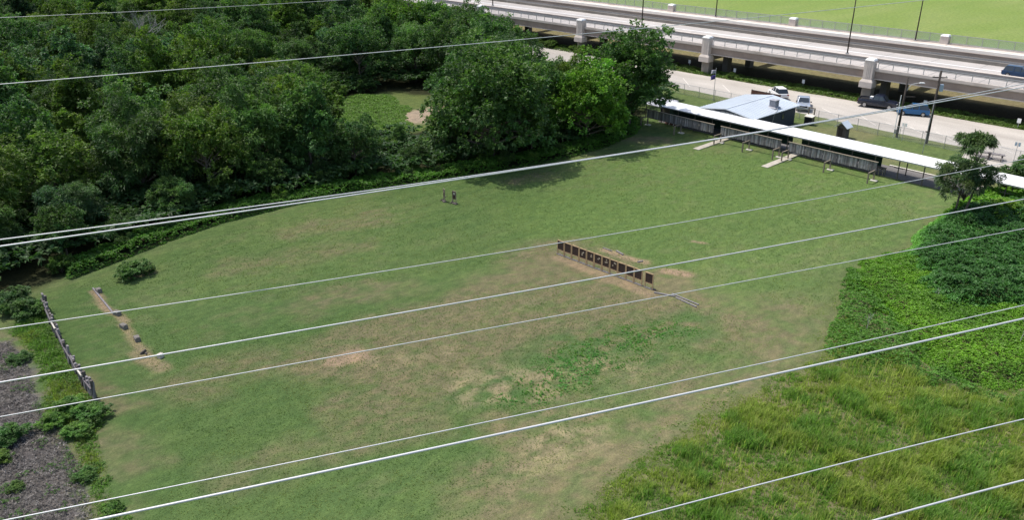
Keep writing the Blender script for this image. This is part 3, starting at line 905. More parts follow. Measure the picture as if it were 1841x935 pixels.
# ------------------------------------------------------------------ firing line roof
cn = empty('firing_line_roof', (-46, 98, 0), 0, 'long narrow white roof on posts over the firing line with dark green back panels', 'shelter')
XA, XB = -27.4, 30.0
rm = MB(); rm.raw([(XA, -1.6, 2.62), (XB, -1.6, 2.62), (XB, 1.3, 2.86), (XA, 1.3, 2.86), (XA, -1.6, 2.54), (XB, -1.6, 2.54), (XB, 1.3, 2.78), (XA, 1.3, 2.78)],
                  [(0, 1, 2, 3), (7, 6, 5, 4), (0, 4, 5, 1), (1, 5, 6, 2), (2, 6, 7, 3), (3, 7, 4, 0)])
rr = rm.build('roof', 'roof_white', cn)
sm = MB()
for x in np.arange(XA + .5, XB, 3.05):
    sm.raw([(x, -1.58, 2.622), (x + .05, -1.58, 2.622), (x + .05, 1.28, 2.86), (x, 1.28, 2.86), (x, -1.58, 2.64), (x + .05, -1.58, 2.64), (x + .05, 1.28, 2.88), (x, 1.28, 2.88)], [(4, 5, 6, 7), (0, 1, 5, 4), (2, 3, 7, 6), (1, 2, 6, 5), (0, 4, 7, 3)])
sm.build('seam', 'roof_white', rr)
MB().box(((XA + XB) / 2, -1.64, 2.55), (XB - XA, .06, .14)).build('fascia', 'galvanised', cn)
for x in np.arange(XA + .2, XB, 2.9):
    MB().box((x, -1.2, 1.28), (.1, .1, 2.56)).build('post', 'old_wood_dark', cn)
for x in np.arange(XA + .2, XB, 5.8):
    MB().box((x, 1.15, 1.38), (.1, .1, 2.76)).build('post', 'old_wood_dark', cn)
    MB().box((x, -1.2, 1.5), (1.1, .08, .08)).build('cross_bar', 'old_wood_dark', cn)
for x0, x1 in ((XA, -7.4), (-6.1, 4.6)):
    m_ = MB(); m_.box(((x0 + x1) / 2, 1.0, 1.62), (x1 - x0, .05, 2.25))
    for x in np.arange(x0 + .3, x1, .6): m_.box((x, .96, 1.62), (.04, .04, 2.25))
    m_.build('back_panel', 'green_panel', cn)

# ------------------------------------------------------------------ baffle walls with brace frames
def baffle(x0, x1, posts, label):
    e = empty('baffle_wall', ((x0 + x1) / 2, 94.6, 0), 0, label, 'wooden wall', 'raised board walls in front of the firing line')
    cx = (x0 + x1) / 2
    rng = random.Random(int(x0 * 10))
    segs = np.linspace(x0, x1, max(2, round((x1 - x0) / 2.4)) + 1)
    for a_, b_ in zip(segs[:-1], segs[1:]):
        m_ = MB(); x = a_ + .03
        while x < b_ - .05:
            w = min(rng.uniform(.12, .17), b_ - x)
            m_.box((x + w / 2 - cx, rng.uniform(-.03, .03), 1.68 + rng.uniform(-.04, .03)), (w - .02, .035, 1.16 + rng.uniform(-.1, .02)), mi=rng.choice((0, 0, 0, 1, 1, 2)))
            x += w
        m_.build('board_panel', ['old_wood', 'old_wood_pale', 'old_wood_grey'], e)
    MB().box((0, 0, 2.3), (x1 - x0 + .1, .2, .07)).build('top_rail', 'post_wood', e)
    MB().box((0, .06, 1.18), (x1 - x0, .08, .1)).build('bottom_rail', 'old_wood_dark', e)
    for x in posts:
        MB().box((x - cx, .09, 1.14), (.15, .12, 2.26)).build('post', 'post_wood', e)
        MB().box((x - cx, -1.45, .62), (.14, .14, 1.24)).build('front_post', 'post_wood', e)
        MB().box((x - cx, -.7, 1.27), (.12, 1.65, .1)).build('brace_arm', 'post_wood', e)
        MB().box((x - cx + .1, .05, .05), (.8, .55, .1), rz=.15).build('footing', 'ivory', e, bevel=.02)
    return e


baffle(-74.2, -62.7, (-74.0, -68.1), 'left raised wall of weathered boards before the firing line, between trees and first ramp')
baffle(-61.6, -52.6, (-61.5, -57.1, -52.7), 'middle raised wall of weathered vertical boards before the firing line, between the two pale ramps')
baffle(-51.5, -40.0, (-51.4, -45.7, -40.2), 'right raised wall of weathered vertical boards before the firing line, ending beside the green panel')
for u, lab in ((-61.9, 'pale flat plank ramp onto the grass, the left one of two before the board walls'), (-51.65, 'pale flat plank ramp onto the grass, the right one of two before the board walls')):
    e = MB(); e.raw([(-.45, -4.9, .05), (.45, -4.9, .05), (.45, 3.1, .2), (-.45, 3.1, .2), (-.45, -4.9, 0), (.45, -4.9, 0), (.45, 3.1, 0), (-.45, 3.1, 0)], [(0, 1, 2, 3), (7, 6, 5, 4), (0, 4, 5, 1), (1, 5, 6, 2), (2, 6, 7, 3), (3, 7, 4, 0)])
    o = e.build('ramp', 'ramp_wood', None, (u, 94.6, 0.01)); tag(o, lab, 'ramp', 'pale ramps onto the grass')
for k in range(3):
    p = at(1188 + k * 9.5, 226 + k * 1.4)
    e = empty('leaning_board', (p[0], 97.0, 0), 0, ['leftmost', 'middle', 'rightmost'][k] + ' of three brown boards leaning under the left board wall', 'board', 'brown boards leaning under the wall')
    MB().box((0, .3, .42), (.72, .05, .95), tilt=('X', -.55)).build('panel', 'rust_brown', e)
    MB().box((.4, .27, .42), (.09, .07, 1.0), tilt=('X', -.55)).build('edge_strip', 'ivory', e)
sb = empty('shooting_bench', (-41.0, 97.4, 0), 0, 'rough wooden bench table with pale legs at the right end of the board walls', 'bench table')
MB().box((0, 0, .86), (1.7, .75, .07)).build('table_top', 'old_wood_dark', sb)
for x in (-.75, -.25, .25, .75):
    for y in (-.32, .3): MB().box((x, y, .42), (.08, .08, .83)).build('leg', 'post_wood', sb)

# small flat shed roof by the trees
sh = empty('lean_to_shed', (-75.4, 99.6, 0), 0, 'small lean-to with a stained grey sheet roof at the left end of the white roof', 'shed')
MB().raw([(-1.7, -2, 2.12), (1.5, -2, 2.12), (1.5, 2, 2.42), (-1.7, 2, 2.42), (-1.7, -2, 2.04), (1.5, -2, 2.04), (1.5, 2, 2.34), (-1.7, 2, 2.34)], [(0, 1, 2, 3), (7, 6, 5, 4), (0, 4, 5, 1), (1, 5, 6, 2), (2, 6, 7, 3), (3, 7, 4, 0)]).build('roof', 'roof_grey', sh)
for x in (-1.5, 1.3):
    for y in (-1.8, 1.8): MB().box((x, y, 1.05 + (.12 if y > 0 else 0)), (.1, .1, 2.1 + (.24 if y > 0 else 0) - .1)).build('post', 'old_wood_dark', sh)
MB().box((0, 1.75, 1.1), (2.8, .04, 2.0)).build('back_wall', 'old_wood_dark', sh)

# kiosk
ks = empty('kiosk', (-51.6, 109.0, 0), 0, 'tiny brown hut with a pale blue gable roof behind the white roof', 'hut')
MB().box((0, 0, .82), (1.25, 1.15, 1.64)).build('wall', 'old_wood_dark', ks)
m_ = MB()
for s in (-1, 1):
    m_.raw([(0, -.85, 2.35), (s * .95, -.85, 1.6), (s * .95, .85, 1.6), (0, .85, 2.35), (0, -.85, 2.28), (s * .95, -.85, 1.53), (s * .95, .85, 1.53), (0, .85, 2.28)], [(0, 1, 2, 3), (4, 7, 6, 5), (0, 4, 5, 1), (1, 5, 6, 2), (2, 6, 7, 3)])
m_.build('roof', 'roof_metal', ks)
MB().prism([(-.6, 1.64), (.6, 1.64), (0, 2.15)], -.55, .55).build('gable', 'old_wood_dark', ks)
MB().box((-.1, -.6, .8), (.6, .05, 1.35)).build('door', 'creosote', ks)
# bin
bn = empty('rubbish_bin', (-58.3, 112.0, 0), .1, 'black box bin with a pale lid on the grass beside the clubhouse', 'bin')
MB().box((0, 0, .62), (1.15, 1.0, 1.2), taper=.96).build('body', 'black_plastic', bn, bevel=.03)
MB().box((0, 0, 1.26), (1.25, 1.1, .09), tilt=('X', .1)).build('lid', 'ivory', bn)

# flagpole
fl = empty('flagpole', tuple(at(1282, 181)), 0, 'slender flagpole flying two flags behind the left end of the white roof', 'flagpole')
MB().tube([(0, 0, 0), (0, 0, 5.2)], [.05, .03], 8).build('pole', 'galvanised', fl)
MB().box((0, 0, 5.22), (.1, .1, .08)).build('finial', 'galvanised', fl)


def flag(z, m, w, h, parent, droop):
    Vv = []; nx, nz = 10, 5
    for i in range(nx + 1):
        for j in range(nz + 1):
            t = i / nx
            Vv.append((-t * w * .85, .14 * math.sin(t * 7 + j * .4) * t, z + h * j / nz - droop * t * t + .02 * math.sin(i)))
    F_ = [(i * (nz + 1) + j, (i + 1) * (nz + 1) + j, (i + 1) * (nz + 1) + j + 1, i * (nz + 1) + j + 1) for i in range(nx) for j in range(nz)]
    o = MB().raw(Vv, F_).build('flag', m, parent, smooth=True)
    s = o.modifiers.new('solid', 'SOLIDIFY'); s.thickness = .012
    return o


f1 = flag(4.35, 'flag_grey', 1.15, .6, fl, .25); f1['label'] = 'greyish upper flag'
f2 = flag(3.45, 'flag_purple', 1.1, .7, fl, .35); f2['label'] = 'purple blue lower flag'

# ------------------------------------------------------------------ utility poles
P = at(1665, 258)
ua = empty('utility_pole', tuple(P), 0, 'tall dark utility pole with a pale blue transformer behind the white roof', 'utility pole')
MB().tube([(0, 0, 0), (0, 0, 9.8)], [.19, .13], 10).build('pole', 'creosote', ua, smooth=True)
MB().tube([(.35, .25, 7.1), (.35, .25, 8.0)], .24, 12).build('transformer', 'transformer_blue', ua, smooth=False, bevel=.03)
MB().box((0, 0, 8.9), (1.8, .1, .12), rz=.6).build('crossarm', 'creosote', ua)
for q in (-.75, .75): MB().tube([(q * math.cos(.6), q * math.sin(.6), 8.95), (q * math.cos(.6), q * math.sin(.6), 9.15)], .05, 6).build('insulator', 'ivory', ua)
P = at(1658, 276)
gm_ = empty('guy_mast', tuple(P), 0, 'thin grey mast standing close to the transformer pole', 'mast')
MB().tube([(0, 0, 0), (.15, .1, 6.9)], .05, 8).build('mast', 'galvanised', gm_)
MB().box((.08, .05, 2.9), (.5, .12, .12)).build('bracket', 'creosote', gm_)
P = at(1612, 246)
ul = empty('utility_pole', tuple(P), 0, 'shorter dark utility pole with a cobra head street lamp left of the transformer pole', 'utility pole')
MB().tube([(0, 0, 0), (0, 0, 8.2)], [.17, .11], 10).build('pole', 'creosote', ul, smooth=True)
la = MB().tube([(0, 0, 6.3), (.5, .4, 7.3), (1.25, .95, 7.55)], .05, 8).build('lamp_arm', 'galvanised', ul)
MB().box((1.5, 1.15, 7.55), (.75, .24, .14), rz=.65, taper=.7).build('lamp_head', 'white_paint', la, bevel=.02)
MB().box((.55, .5, 5.6), (1.3, .1, .12), rz=.7).build('crossarm', 'creosote', ul)
P = at(1606, 246)
sm_ = empty('service_mast', tuple(P), 0, 'white service pipe standing beside the street lamp pole', 'mast')
MB().tube([(0, 0, 0), (0, 0, 5.8)], .055, 8).build('mast', 'white_paint', sm_)
MB().box((.1, 0, .8), (.25, .2, .6)).build('meter_box', 'galvanised', sm_)

# ------------------------------------------------------------------ power lines
def wire(i, pts, drop, dia, label, ext=0.9):
    zw = CAMH - drop
    W = []
    for x, y in pts:
        r = ray(x, y); t = -drop / r[2]
        W.append(np.array([r[0] * t, r[1] * t, zw]))
    A, B, D = W
    # quadratic through the three points
    c = B - A; T = (D - A) @ c / (np.linalg.norm(D - A) * 1.0)
    Lt = np.linalg.norm(D - A); tm = np.linalg.norm(B - A) / Lt
    q = (B - A - tm * (D - A)) / (tm * (tm - 1))
    P_ = []
    for t in np.linspace(-.35, 1 + ext, 60):
        P_.append(A + t * (D - A) + q * t * (t - 1))
    P_ = [Vector(p) for p in P_]
    mb = MB().tube(P_, dia * .39, 6)
    o = mb.build('power_line', 'wire', smooth=True)
    tag(o, label, 'power line', 'overhead power lines crossing the range')
    return o


wire(0, [(0, 31), (300, 17), (600, 0)], 6.5, .030, 'faint thin cable at the very top left over the forest')
wire(1, [(0, 151), (820, 81), (1655, 0)], 5.0, .032, 'cable crossing the forest top and ending above the bright far field')
wire(2, [(0, 431), (780, 326), (1841, 150)], 6.0, .034, 'upper cable of the close pair along the forest edge')
wire(3, [(0, 443), (780, 329), (1841, 156)], 5.6, .038, 'lower cable of the close pair along the forest edge')
wire(4, [(0, 592), (1005, 437), (1841, 286)], 7.0, .022, 'thin cable passing just above the row of target frames')
wire(5, [(0, 688), (980, 517), (1841, 358)], 6.2, .030, 'cable crossing over the right half of the target row')
wire(6, [(0, 750), (980, 572), (1841, 411)], 7.0, .020, 'thin cable passing below the target row over the fallen timbers')
wire(7, [(0, 938), (1000, 733), (1841, 549)], 6.4, .020, 'thin cable just above the thickest cable')
wire(8, [(176, 935), (1000, 759), (1841, 573)], 5.6, .036, 'thickest and brightest cable, sweeping up from the lower left')
wire(9, [(1127, 935), (1420, 858), (1841, 754)], 6.0, .020, 'thin cable over the tall grass at the lower right')
wire(10, [(1570, 937), (1700, 901), (1841, 864)], 5.2, .026, 'short bright cable across the bottom right corner')

# ------------------------------------------------------------------ target frames
def target_proto():
    e = empty('target_stand', (0, 0, 0))
    for s in (-1, 1):
        MB().box((s * .4, 0, .74), (.07, .09, 1.48)).build('post', 'new_wood', e)
    MB().box((0, 0, 1.45), (.88, .085, .06)).build('top_rail', 'new_wood', e)
    MB().box((0, 0, .52), (.73, .085, .07)).build('bottom_rail', 'new_wood', e)
    MB().box((0, -.01, .985), (.73, .03, .86)).build('panel', 'target_black', e)
    MB().box((0, 0, .04), (1.0, .14, .08)).build('sill', 'old_wood', e)
    return e


tA = at(1008, 459)[:2]; tB = at(1166, 519)[:2]
ords = ['first', 'second', 'third', 'fourth', 'fifth', 'sixth', 'seventh', 'eighth', 'ninth', 'tenth', 'eleventh', 'twelfth']
pr = target_proto()
ang = math.atan2(tB[1] - tA[1], tB[0] - tA[0])
for k in range(12):
    e = pr if k == 0 else copy_tree(pr)
    t = (k + (0.28 if k == 11 else 0)) / 11.28
    p = tA + (tB - tA) * t
    e.location = (p[0], p[1], 0)
    e.rotation_euler.z = ang + random.uniform(-.03, .03)
    tag(e, f'{ords[k]} wooden frame with a black panel, counted from the left end of the row', 'target frame', 'row of black target frames on the grass')
for k, (x, z) in zip((0, 3, 4, 5, 6, 7), ((0, 0), (.05, 1.0), (-.03, 1.02), (.04, 1.05), (.1, 1.1), (.05, 1.08))):
    e = [o for o in C.objects if o.name.startswith('target_stand')][k]
    if k == 0: continue
    rng = np.random.default_rng(k)
    m_ = MB()
    for q in range(3):
        cx, cz = x + rng.uniform(-.16, .16), z + rng.uniform(-.2, .18)
        n = 7; pts = [(cx + (rng.uniform(.04, .13)) * math.cos(2 * PI * j / n), -.04, cz + rng.uniform(.03, .1) * math.sin(2 * PI * j / n)) for j in range(n)]
        m_.raw(pts + [(a_, -.03, c_) for a_, _, c_ in pts], [tuple(range(n)), tuple(range(2 * n - 1, n - 1, -1))] + [(j, (j + 1) % n, n + (j + 1) % n, n + j) for j in range(n)])
    o = m_.build('torn_paper', 'target_paper', e)
for k, (x, y, rz, lab) in enumerate([(799, 362, -.45, 'left of two lone tall narrow dark target stands near the forest edge'), (817, 366, 0.05, 'right of two lone narrow dark target stands near the forest edge, with a pale patch')]):
    e = empty('target_stand', tuple(at(x, y)), ang + rz, lab, 'target stand', 'pair of lone target stands')
    for s in (-1, 1): MB().box((s * .26, 0, .72), (.06, .07, 1.44)).build('post', 'post_wood', e)
    MB().box((0, 0, 1.42), (.58, .07, .05)).build('top_rail', 'post_wood', e)
    MB().box((0, -.01, .97), (.46, .03, .88)).build('panel', 'target_black', e)
    MB().box((-.3, 0, .25), (.05, 1.0, .05), tilt=('X', .5)).build('brace', 'old_wood_dark', e)
    MB().box((0, -.03, .05), (.8, .4, .1)).build('base', 'old_wood_dark', e)
    MB().box((.02, -.035, 1.15), (.14, .02, .24)).build('paper', 'target_paper' if k == 0 else 'ivory', e)

# fallen timbers by the row
for a_, b_, w, lab in [((1176, 527), (1213, 534), .14, 'grey beam lying end on to the target row, the near one of the fallen timbers'),
                       ((1208, 529), (1256, 549), .12, 'upper long grey beam lying to the right of the target row'),
                       ((1215, 536), (1252, 553), .13, 'lower long grey beam lying to the right of the target row'),
                       ((1170, 520), (1179, 523), .16, 'short dark timber lying at the near foot of the last target frame'),
                       ((1108, 452), (1120, 459), .16, 'short timber lying on the bare dirt behind the target row'),
                       ((1084, 446), (1100, 452), .1, 'pale thin plank on the dirt behind the left half of the target row'),
                       ((1146, 472), (1156, 470), .12, 'pale plank on the dirt patch behind the right half of the target row')]:
    A = at(*a_)[:2]; B = at(*b_)[:2]; c_ = (A + B) / 2; d = B - A
    o = MB().box((0, 0, 0), (np.linalg.norm(d), w, w * .8)).build('timber', 'old_wood' if 'dark' not in lab else 'old_wood_dark', None, (c_[0], c_[1], w * .4), math.atan2(d[1], d[0]), bevel=.01)
    tag(o, lab, 'timber', 'loose timbers by the target row')

# ------------------------------------------------------------------ backstop row and timber fence at the left
for x, y, w, lab in [(178, 525, .62, 'dark concrete block on the dirt strip, farthest of the line near the lone bush'), (211, 566, .66, 'grey concrete block, second from the bush end of the line'), (223, 590, .7, 'grey concrete block in the middle of the line, below the second one'), (247, 612, .66, 'grey concrete block nearest the broken pallet bits'), (289, 643, .35, 'small pale broken block at the near end of the line')]:
    p = at(x, y)
    o = MB().box((0, 0, .15), (w, .38, .32)).box((w * .28, .02, .33), (w * .36, .3, .07)).build('concrete_block', 'block_stone' if w > .4 else 'concrete', None, (p[0], p[1], 0), random.uniform(-.3, .3), bevel=.02)
    tag(o, lab, 'concrete block', 'line of old blocks near the timber fence')
A = at(167, 519)[:2]; B = at(205, 566)[:2]; d = B - A; c_ = (A + B) / 2
o = MB().box((0, 0, 0), (np.linalg.norm(d), .14, .1)).build('timber', 'old_wood', None, (c_[0], c_[1], .05), math.atan2(d[1], d[0])); tag(o, 'long pale timber laid on dirt beside the farthest concrete block', 'timber')
for (x, y, lab) in ((258, 636, 'small dark broken stake on the grass between the blocks'),):
    p = at(x, y); o = MB().box((0, 0, .12), (.1, .5, .2), tilt=('X', .4)).box((.1, .1, .06), (.5, .1, .1)).build('broken_stake', 'old_wood_dark', None, (p[0], p[1], 0)); tag(o, lab, 'stake')

fen = empty('timber_fence', (0, 0, 0), 0, 'broken grey fence of leaning old sleepers at the left end of the range', 'fence')
fpx = [(82, 552), (90, 575), (98, 597), (110, 617), (120, 640), (132, 660), (146, 684), (158, 703), (172, 720)]
fpt = [at(*q)[:2] for q in fpx]
fen.location = (fpt[4][0], fpt[4][1], 0)
rng = random.Random(5)
for k in range(len(fpt) - 1):
    A, B = fpt[k], fpt[k + 1]; d = B - A; Ld = np.linalg.norm(d); a_ = math.atan2(d[1], d[0])
    m_ = MB(); x = 0
    while x < Ld:
        w = rng.uniform(.16, .3); h = rng.uniform(.85, 1.5) * (.55 if k == 3 and rng.random() < .4 else 1)
        q = A + d / Ld * (x + w / 2) - fpt[4]
        if rng.random() > .07:
            m_.box((q[0], q[1] + rng.uniform(-.05, .05), h / 2), (w * .92, .14, h), rz=a_ + rng.uniform(-.1, .1), tilt=('X', rng.uniform(-.16, .12)), mi=rng.choice((0, 0, 0, 1)))
        x += w
    m_.build('sleeper_run', ['old_wood', 'old_wood_dark'], fen)
    m2 = MB(); c_ = (A + B) / 2 - fpt[4]
    m2.box((c_[0], c_[1] - .12, rng.uniform(.9, 1.15)), (Ld * (.6 if k in (2, 6) else 1.0), .1, .12), rz=a_ + rng.uniform(-.04, .04), tilt=('Y', rng.uniform(-.07, .07)))
    m2.build('rail', 'ivory' if k in (2, 6) else 'old_wood_grey', fen)
for k in (7, 8):
    q = fpt[k] - fpt[4]; MB().tube([(q[0], q[1], -.1), (q[0] + .05, q[1], 1.6)], .12, 7).build('post', 'old_wood_dark', fen)

# ------------------------------------------------------------------ chain link fence by the lot
cf = empty('chain_link_fence', (-60, 114, 0), 0, 'see-through chain link fence along the near side of the parking lot', 'fence')
FH = 1.75
m_ = MB()
x0, x1 = -46, 40
for k, x in enumerate(np.arange(x0, x1, 3.0)):
    MB().tube([(x, 0, 0), (x, 0, FH + .05)], .035, 6).build('post', 'galvanised', cf)
MB().tube([(x0, 0, FH), (x1, 0, FH)], .025, 6).build('top_rail', 'galvanised', cf)
MB().box(((x0 + x1) / 2, .04, FH / 2), (x1 - x0, .012, FH)).build('wire_mesh', 'chain_mesh', cf)

# signs
sgn = [(1239, 121, 'small blank white sign on a post by the lot far edge left of the flagpole'), (1320, 137, 'small white sign between the flagpole and the bridge'), (1443, 158, 'small white sign on the verge above the silver pickup'),
       (1552, 178, 'small white sign on the verge left of the black pickup'), (1661, 197, 'small white sign standing behind the blue car'), (1829, 231, 'small white sign on the verge at the right edge')]
for x, y, lab in sgn:
    e = empty('verge_sign', tuple(at(x, y)), 0, lab, 'sign', 'small white signs along the verge')
    MB().box((0, 0, .6), (.06, .06, 1.2)).build('post', 'galvanised', e)
    MB().box((0, -.045, 1.15), (.5, .03, .65)).build('panel', 'white_paint', e)
for x, y, lab in [(1621, 254, 'pair of narrow white bay signs on a thin post between the two utility poles'), (1822, 291, 'pair of narrow pale blue bay signs on a thin post near the picnic tables')]:
    e = empty('bay_sign', tuple(at(x, y)), 0, lab, 'sign')
    MB().tube([(0, 0, 0), (0, 0, 2.5)], .03, 6).build('post', 'galvanised', e)
    for s in (-1, 1): MB().box((s * .2, -.04, 2.3), (.24, .03, .5)).build('panel', 'white_paint' if x < 1700 else 'transformer_blue', e)
# picnic tables
for k, (x, y, rz, lab) in enumerate([(1766, 283, .15, 'weathered grey picnic table on the gravel pad, left one'), (1789, 287, .15, 'weathered grey picnic table on the gravel pad, right one')]):
    e = empty('picnic_table', tuple(at(x, y)), rz, lab, 'picnic table', 'picnic tables on the gravel pad')
    for q in range(5): MB().box((0, -.3 + q * .15, .75), (1.9, .13, .04)).build('table_board', 'old_wood', e)
    for s in (-1, 1):
        MB().box((0, s * .72, .45), (1.9, .26, .04)).build('bench', 'old_wood', e)
        MB().box((s * .7, 0, .42), (.09, 1.6, .06)).build('bench_bar', 'old_wood_dark', e)
        for w in (-1, 1): MB().box((s * .7, w * .38, .36), (.09, .08, .78), tilt=('X', w * .45)).build('leg', 'old_wood_dark', e)
# pale roof seen through the trees
rp = at(985, 150, 2.4)
e = empty('storage_shed', (rp[0], rp[1], 0), 0, 'pale blue metal roof of a shed showing between the big trees', 'shed')
MB().box((0, 0, 1.15), (5.2, 3.0, 2.3)).build('wall', 'siding', e); MB().raw([(-2.9, -1.8, 2.3), (2.9, -1.8, 2.3), (2.9, 1.8, 2.6), (-2.9, 1.8, 2.6), (-2.9, -1.8, 2.24), (2.9, -1.8, 2.24), (2.9, 1.8, 2.54), (-2.9, 1.8, 2.54)], [(0, 1, 2, 3), (7, 6, 5, 4), (0, 4, 5, 1), (1, 5, 6, 2), (2, 6, 7, 3), (3, 7, 4, 0)]).build('roof', 'roof_metal', e)

# ------------------------------------------------------------------ unseen vapour volume, added to dim the sun over wood and left range
vmat = newmat('cloud_vapour')
out = N(vmat, 'ShaderNodeOutputMaterial'); pv = N(vmat, 'ShaderNodeVolumePrincipled'); L(vmat, pv.outputs[0], out.inputs['Volume'])
pv.inputs['Color'].default_value = (.95, .96, .98, 1); pv.inputs['Density'].default_value = 0.008; pv.inputs['Anisotropy'].default_value = .3
M['cloud_vapour'] = vmat
import bmesh
bm = bmesh.new(); bmesh.ops.create_icosphere(bm, subdivisions=5, radius=1)
for vv in bm.verts:
    k_ = 1 + .28 * (float(fbm(np.array([vv.co.x * 2 + 5]), np.array([vv.co.y * 2 + vv.co.z]), 4, 301)[0]) - .5) * 2
    vv.co = Vector((vv.co.x * 105 * k_, vv.co.y * 125 * k_, vv.co.z * 30 * k_))
me = bpy.data.meshes.new('cloud'); bm.to_mesh(me); bm.free(); me.materials.append(vmat)
cl = bpy.data.objects.new('cloud', me); C.objects.link(cl)
hc = 420
cl.location = (-128 + SUN_DIR[0] * hc / math.tan(R(SUN_EL)), 22 + SUN_DIR[1] * hc / math.tan(R(SUN_EL)), hc)
tag(cl, 'thin pale cloud high above the wood', None, None, 'structure')

# ------------------------------------------------------------------ trees
protos = {}


def proto(key, seed, Rc, Hc, z0, **kw):
    forks = kw.pop('forks', 1); r0 = kw.pop('r0', .22)
    cm_, cens = crown_mesh('crown_' + key, seed, Rc, Hc, z0, **kw)
    tm = trunk_mesh('trunk_' + key, seed, cens, z0, z0 + Hc * .7, r0, forks=forks)
    protos[key] = (cm_, tm)


for i in range(4):
    proto(f'broad{i}', 10 + i, 4.3 + .3 * i, 8.6 + .5 * i, 1.3, nclump=34, nspray=125, nleaf=5, Ln=.29, W=.20, spread=.85, clr=(.17, .32), flat=.9)
for i in range(3):
    proto(f'feather{i}', 20 + i, 4.2, 7.6, 1.4, nclump=32, nspray=110, nleaf=7, Ln=.42, W=.10, droop=.3, spread=.85, flat=.75, clr=(.18, .31))
for i in range(3):
    proto(f'tall{i}', 30 + i, 3.2, 11.0, 1.0, nclump=40, nspray=105, nleaf=6, Ln=.27, W=.17, shape='cone', spread=.85, clr=(.2, .33), flat=1.0)
for i in range(2):
    proto(f'shrub{i}', 40 + i, 2.0, 2.9, .1, nclump=16, nspray=95, nleaf=6, Ln=.22, W=.10, droop=.25, spread=.95, clr=(.24, .42), r0=.07)

FO = FOREST
CLR = pxpoly([(560, 185), (700, 160), (830, 165), (850, 230), (780, 255), (620, 262), (560, 225)])
rng = np.random.default_rng(11)
placed = []
hero = [at(880, 300)[:2], at(1060, 256)[:2], at(1130, 236)[:2]]


def proj(u, v, z):
    d = U_ * 0
    X = u * U_[0] + v * V_[0]; Y = u * U_[1] + v * V_[1]; Z = z - CAMH
    fw = Y * math.cos(p_) - Z * math.sin(p_); up = Y * math.sin(p_) + Z * math.cos(p_)
    return PW / 2 + FPX * X / fw, PH / 2 - FPX * up / fw, fw


cnt = 0
tree_list = []
tries = 0
while tries < 26000 and len(tree_list) < 290:
    tries += 1
    u = rng.uniform(-330, -66); v = rng.uniform(-10, 128)
    sd_ = float(poly_sd(np.array([u]), np.array([v]), FO)[0])
    if sd_ < 2.6: continue
    x, y, fw = proj(u, v, 0)
    if fw < 20 or x < -160 or x > 1250 or y < -150 or y > 760: continue
    if float(poly_sd(np.array([u]), np.array([v]), CLR)[0]) > -2.5: continue
    if any(math.hypot(u - h_[0], v - h_[1]) < 7.0 for h_ in hero): continue
    if v > 92 and u > -112: continue
    if abs(v - 97) < 5 and abs(u + 97) < 6: continue
    if 965 < x < 1010 and 120 < y < 262: continue
    dist = math.hypot(u, v)
    sp = 5.0 if dist < 120 else (6.0 if dist < 170 else 7.4)
    if any((u - q[0]) ** 2 + (v - q[1]) ** 2 < (sp) ** 2 for q in placed): continue
    placed.append((u, v)); tree_list.append((u, v, sd_, x, y, dist))
SAY = {'broad': ('round dark leafy tree', (1, 1, 1)), 'feather': ('feathery dark green tree', (1, 1, 1)), 'tall': ('tall narrow grey green tree', (1, 1, 1))}
zone_names = [(0, 300), (300, 600), (600, 900), (900, 1400)]
for k, (u, v, sd_, x, y, dist) in enumerate(tree_list):
    r_ = rng.random()
    near_edge = sd_ < 9
    hue = float(fbm(np.array([u * .05]), np.array([v * .05]), 3, 99)[0])
    if r_ < .34: key = 'feather%d' % rng.integers(3)
    elif r_ < .74: key = 'broad%d' % rng.integers(4)
    else: key = 'tall%d' % rng.integers(3)
    s = (.42 if (585 < x < 850 and 205 < y < 315) else 1.0) * rng.uniform(.78, 1.3) * (.66 if sd_ < 5 else (.85 if near_edge else 1.0))
    br_ = rng.uniform(.62, 1.2)
    kind = 'dark'
    if rng.random() < (.36 if hue > .5 else .14):
        colr = np.array([1.7, 1.5, .8]) * rng.uniform(.85, 1.1); kind = 'yellow green'
    elif rng.random() < .25:
        colr = np.array([.95, 1.0, 1.25]) * br_ * 1.25; kind = 'blue green'
    else:
        colr = np.array([.95, 1.0, .85]) * br_ * 1.3
    hgt = 'near the mown edge' if near_edge else ('deep in the wood' if dist < 150 else 'in the far upper wood')
    zone = 'left corner' if x < 200 else ('left' if x < 450 else ('middle' if x < 750 else 'right'))
    nm = {'b': 'round leafy', 'f': 'feathery leaved', 't': 'narrow upright'}[key[0]]
    size = 'small' if s < .7 else ('tall' if s > 1 else 'mid sized')
    make_tree('forest_tree', *protos[key], (u, v, float(ground_z(u, v))), s, rng.uniform(0, 6.28), tuple(colr),
              f'{size} {kind} {nm} tree {hgt}, {zone} part', 'tree', f'{size} {kind} {nm} trees {hgt} {zone} part', sz=s * rng.uniform(.88, 1.15))
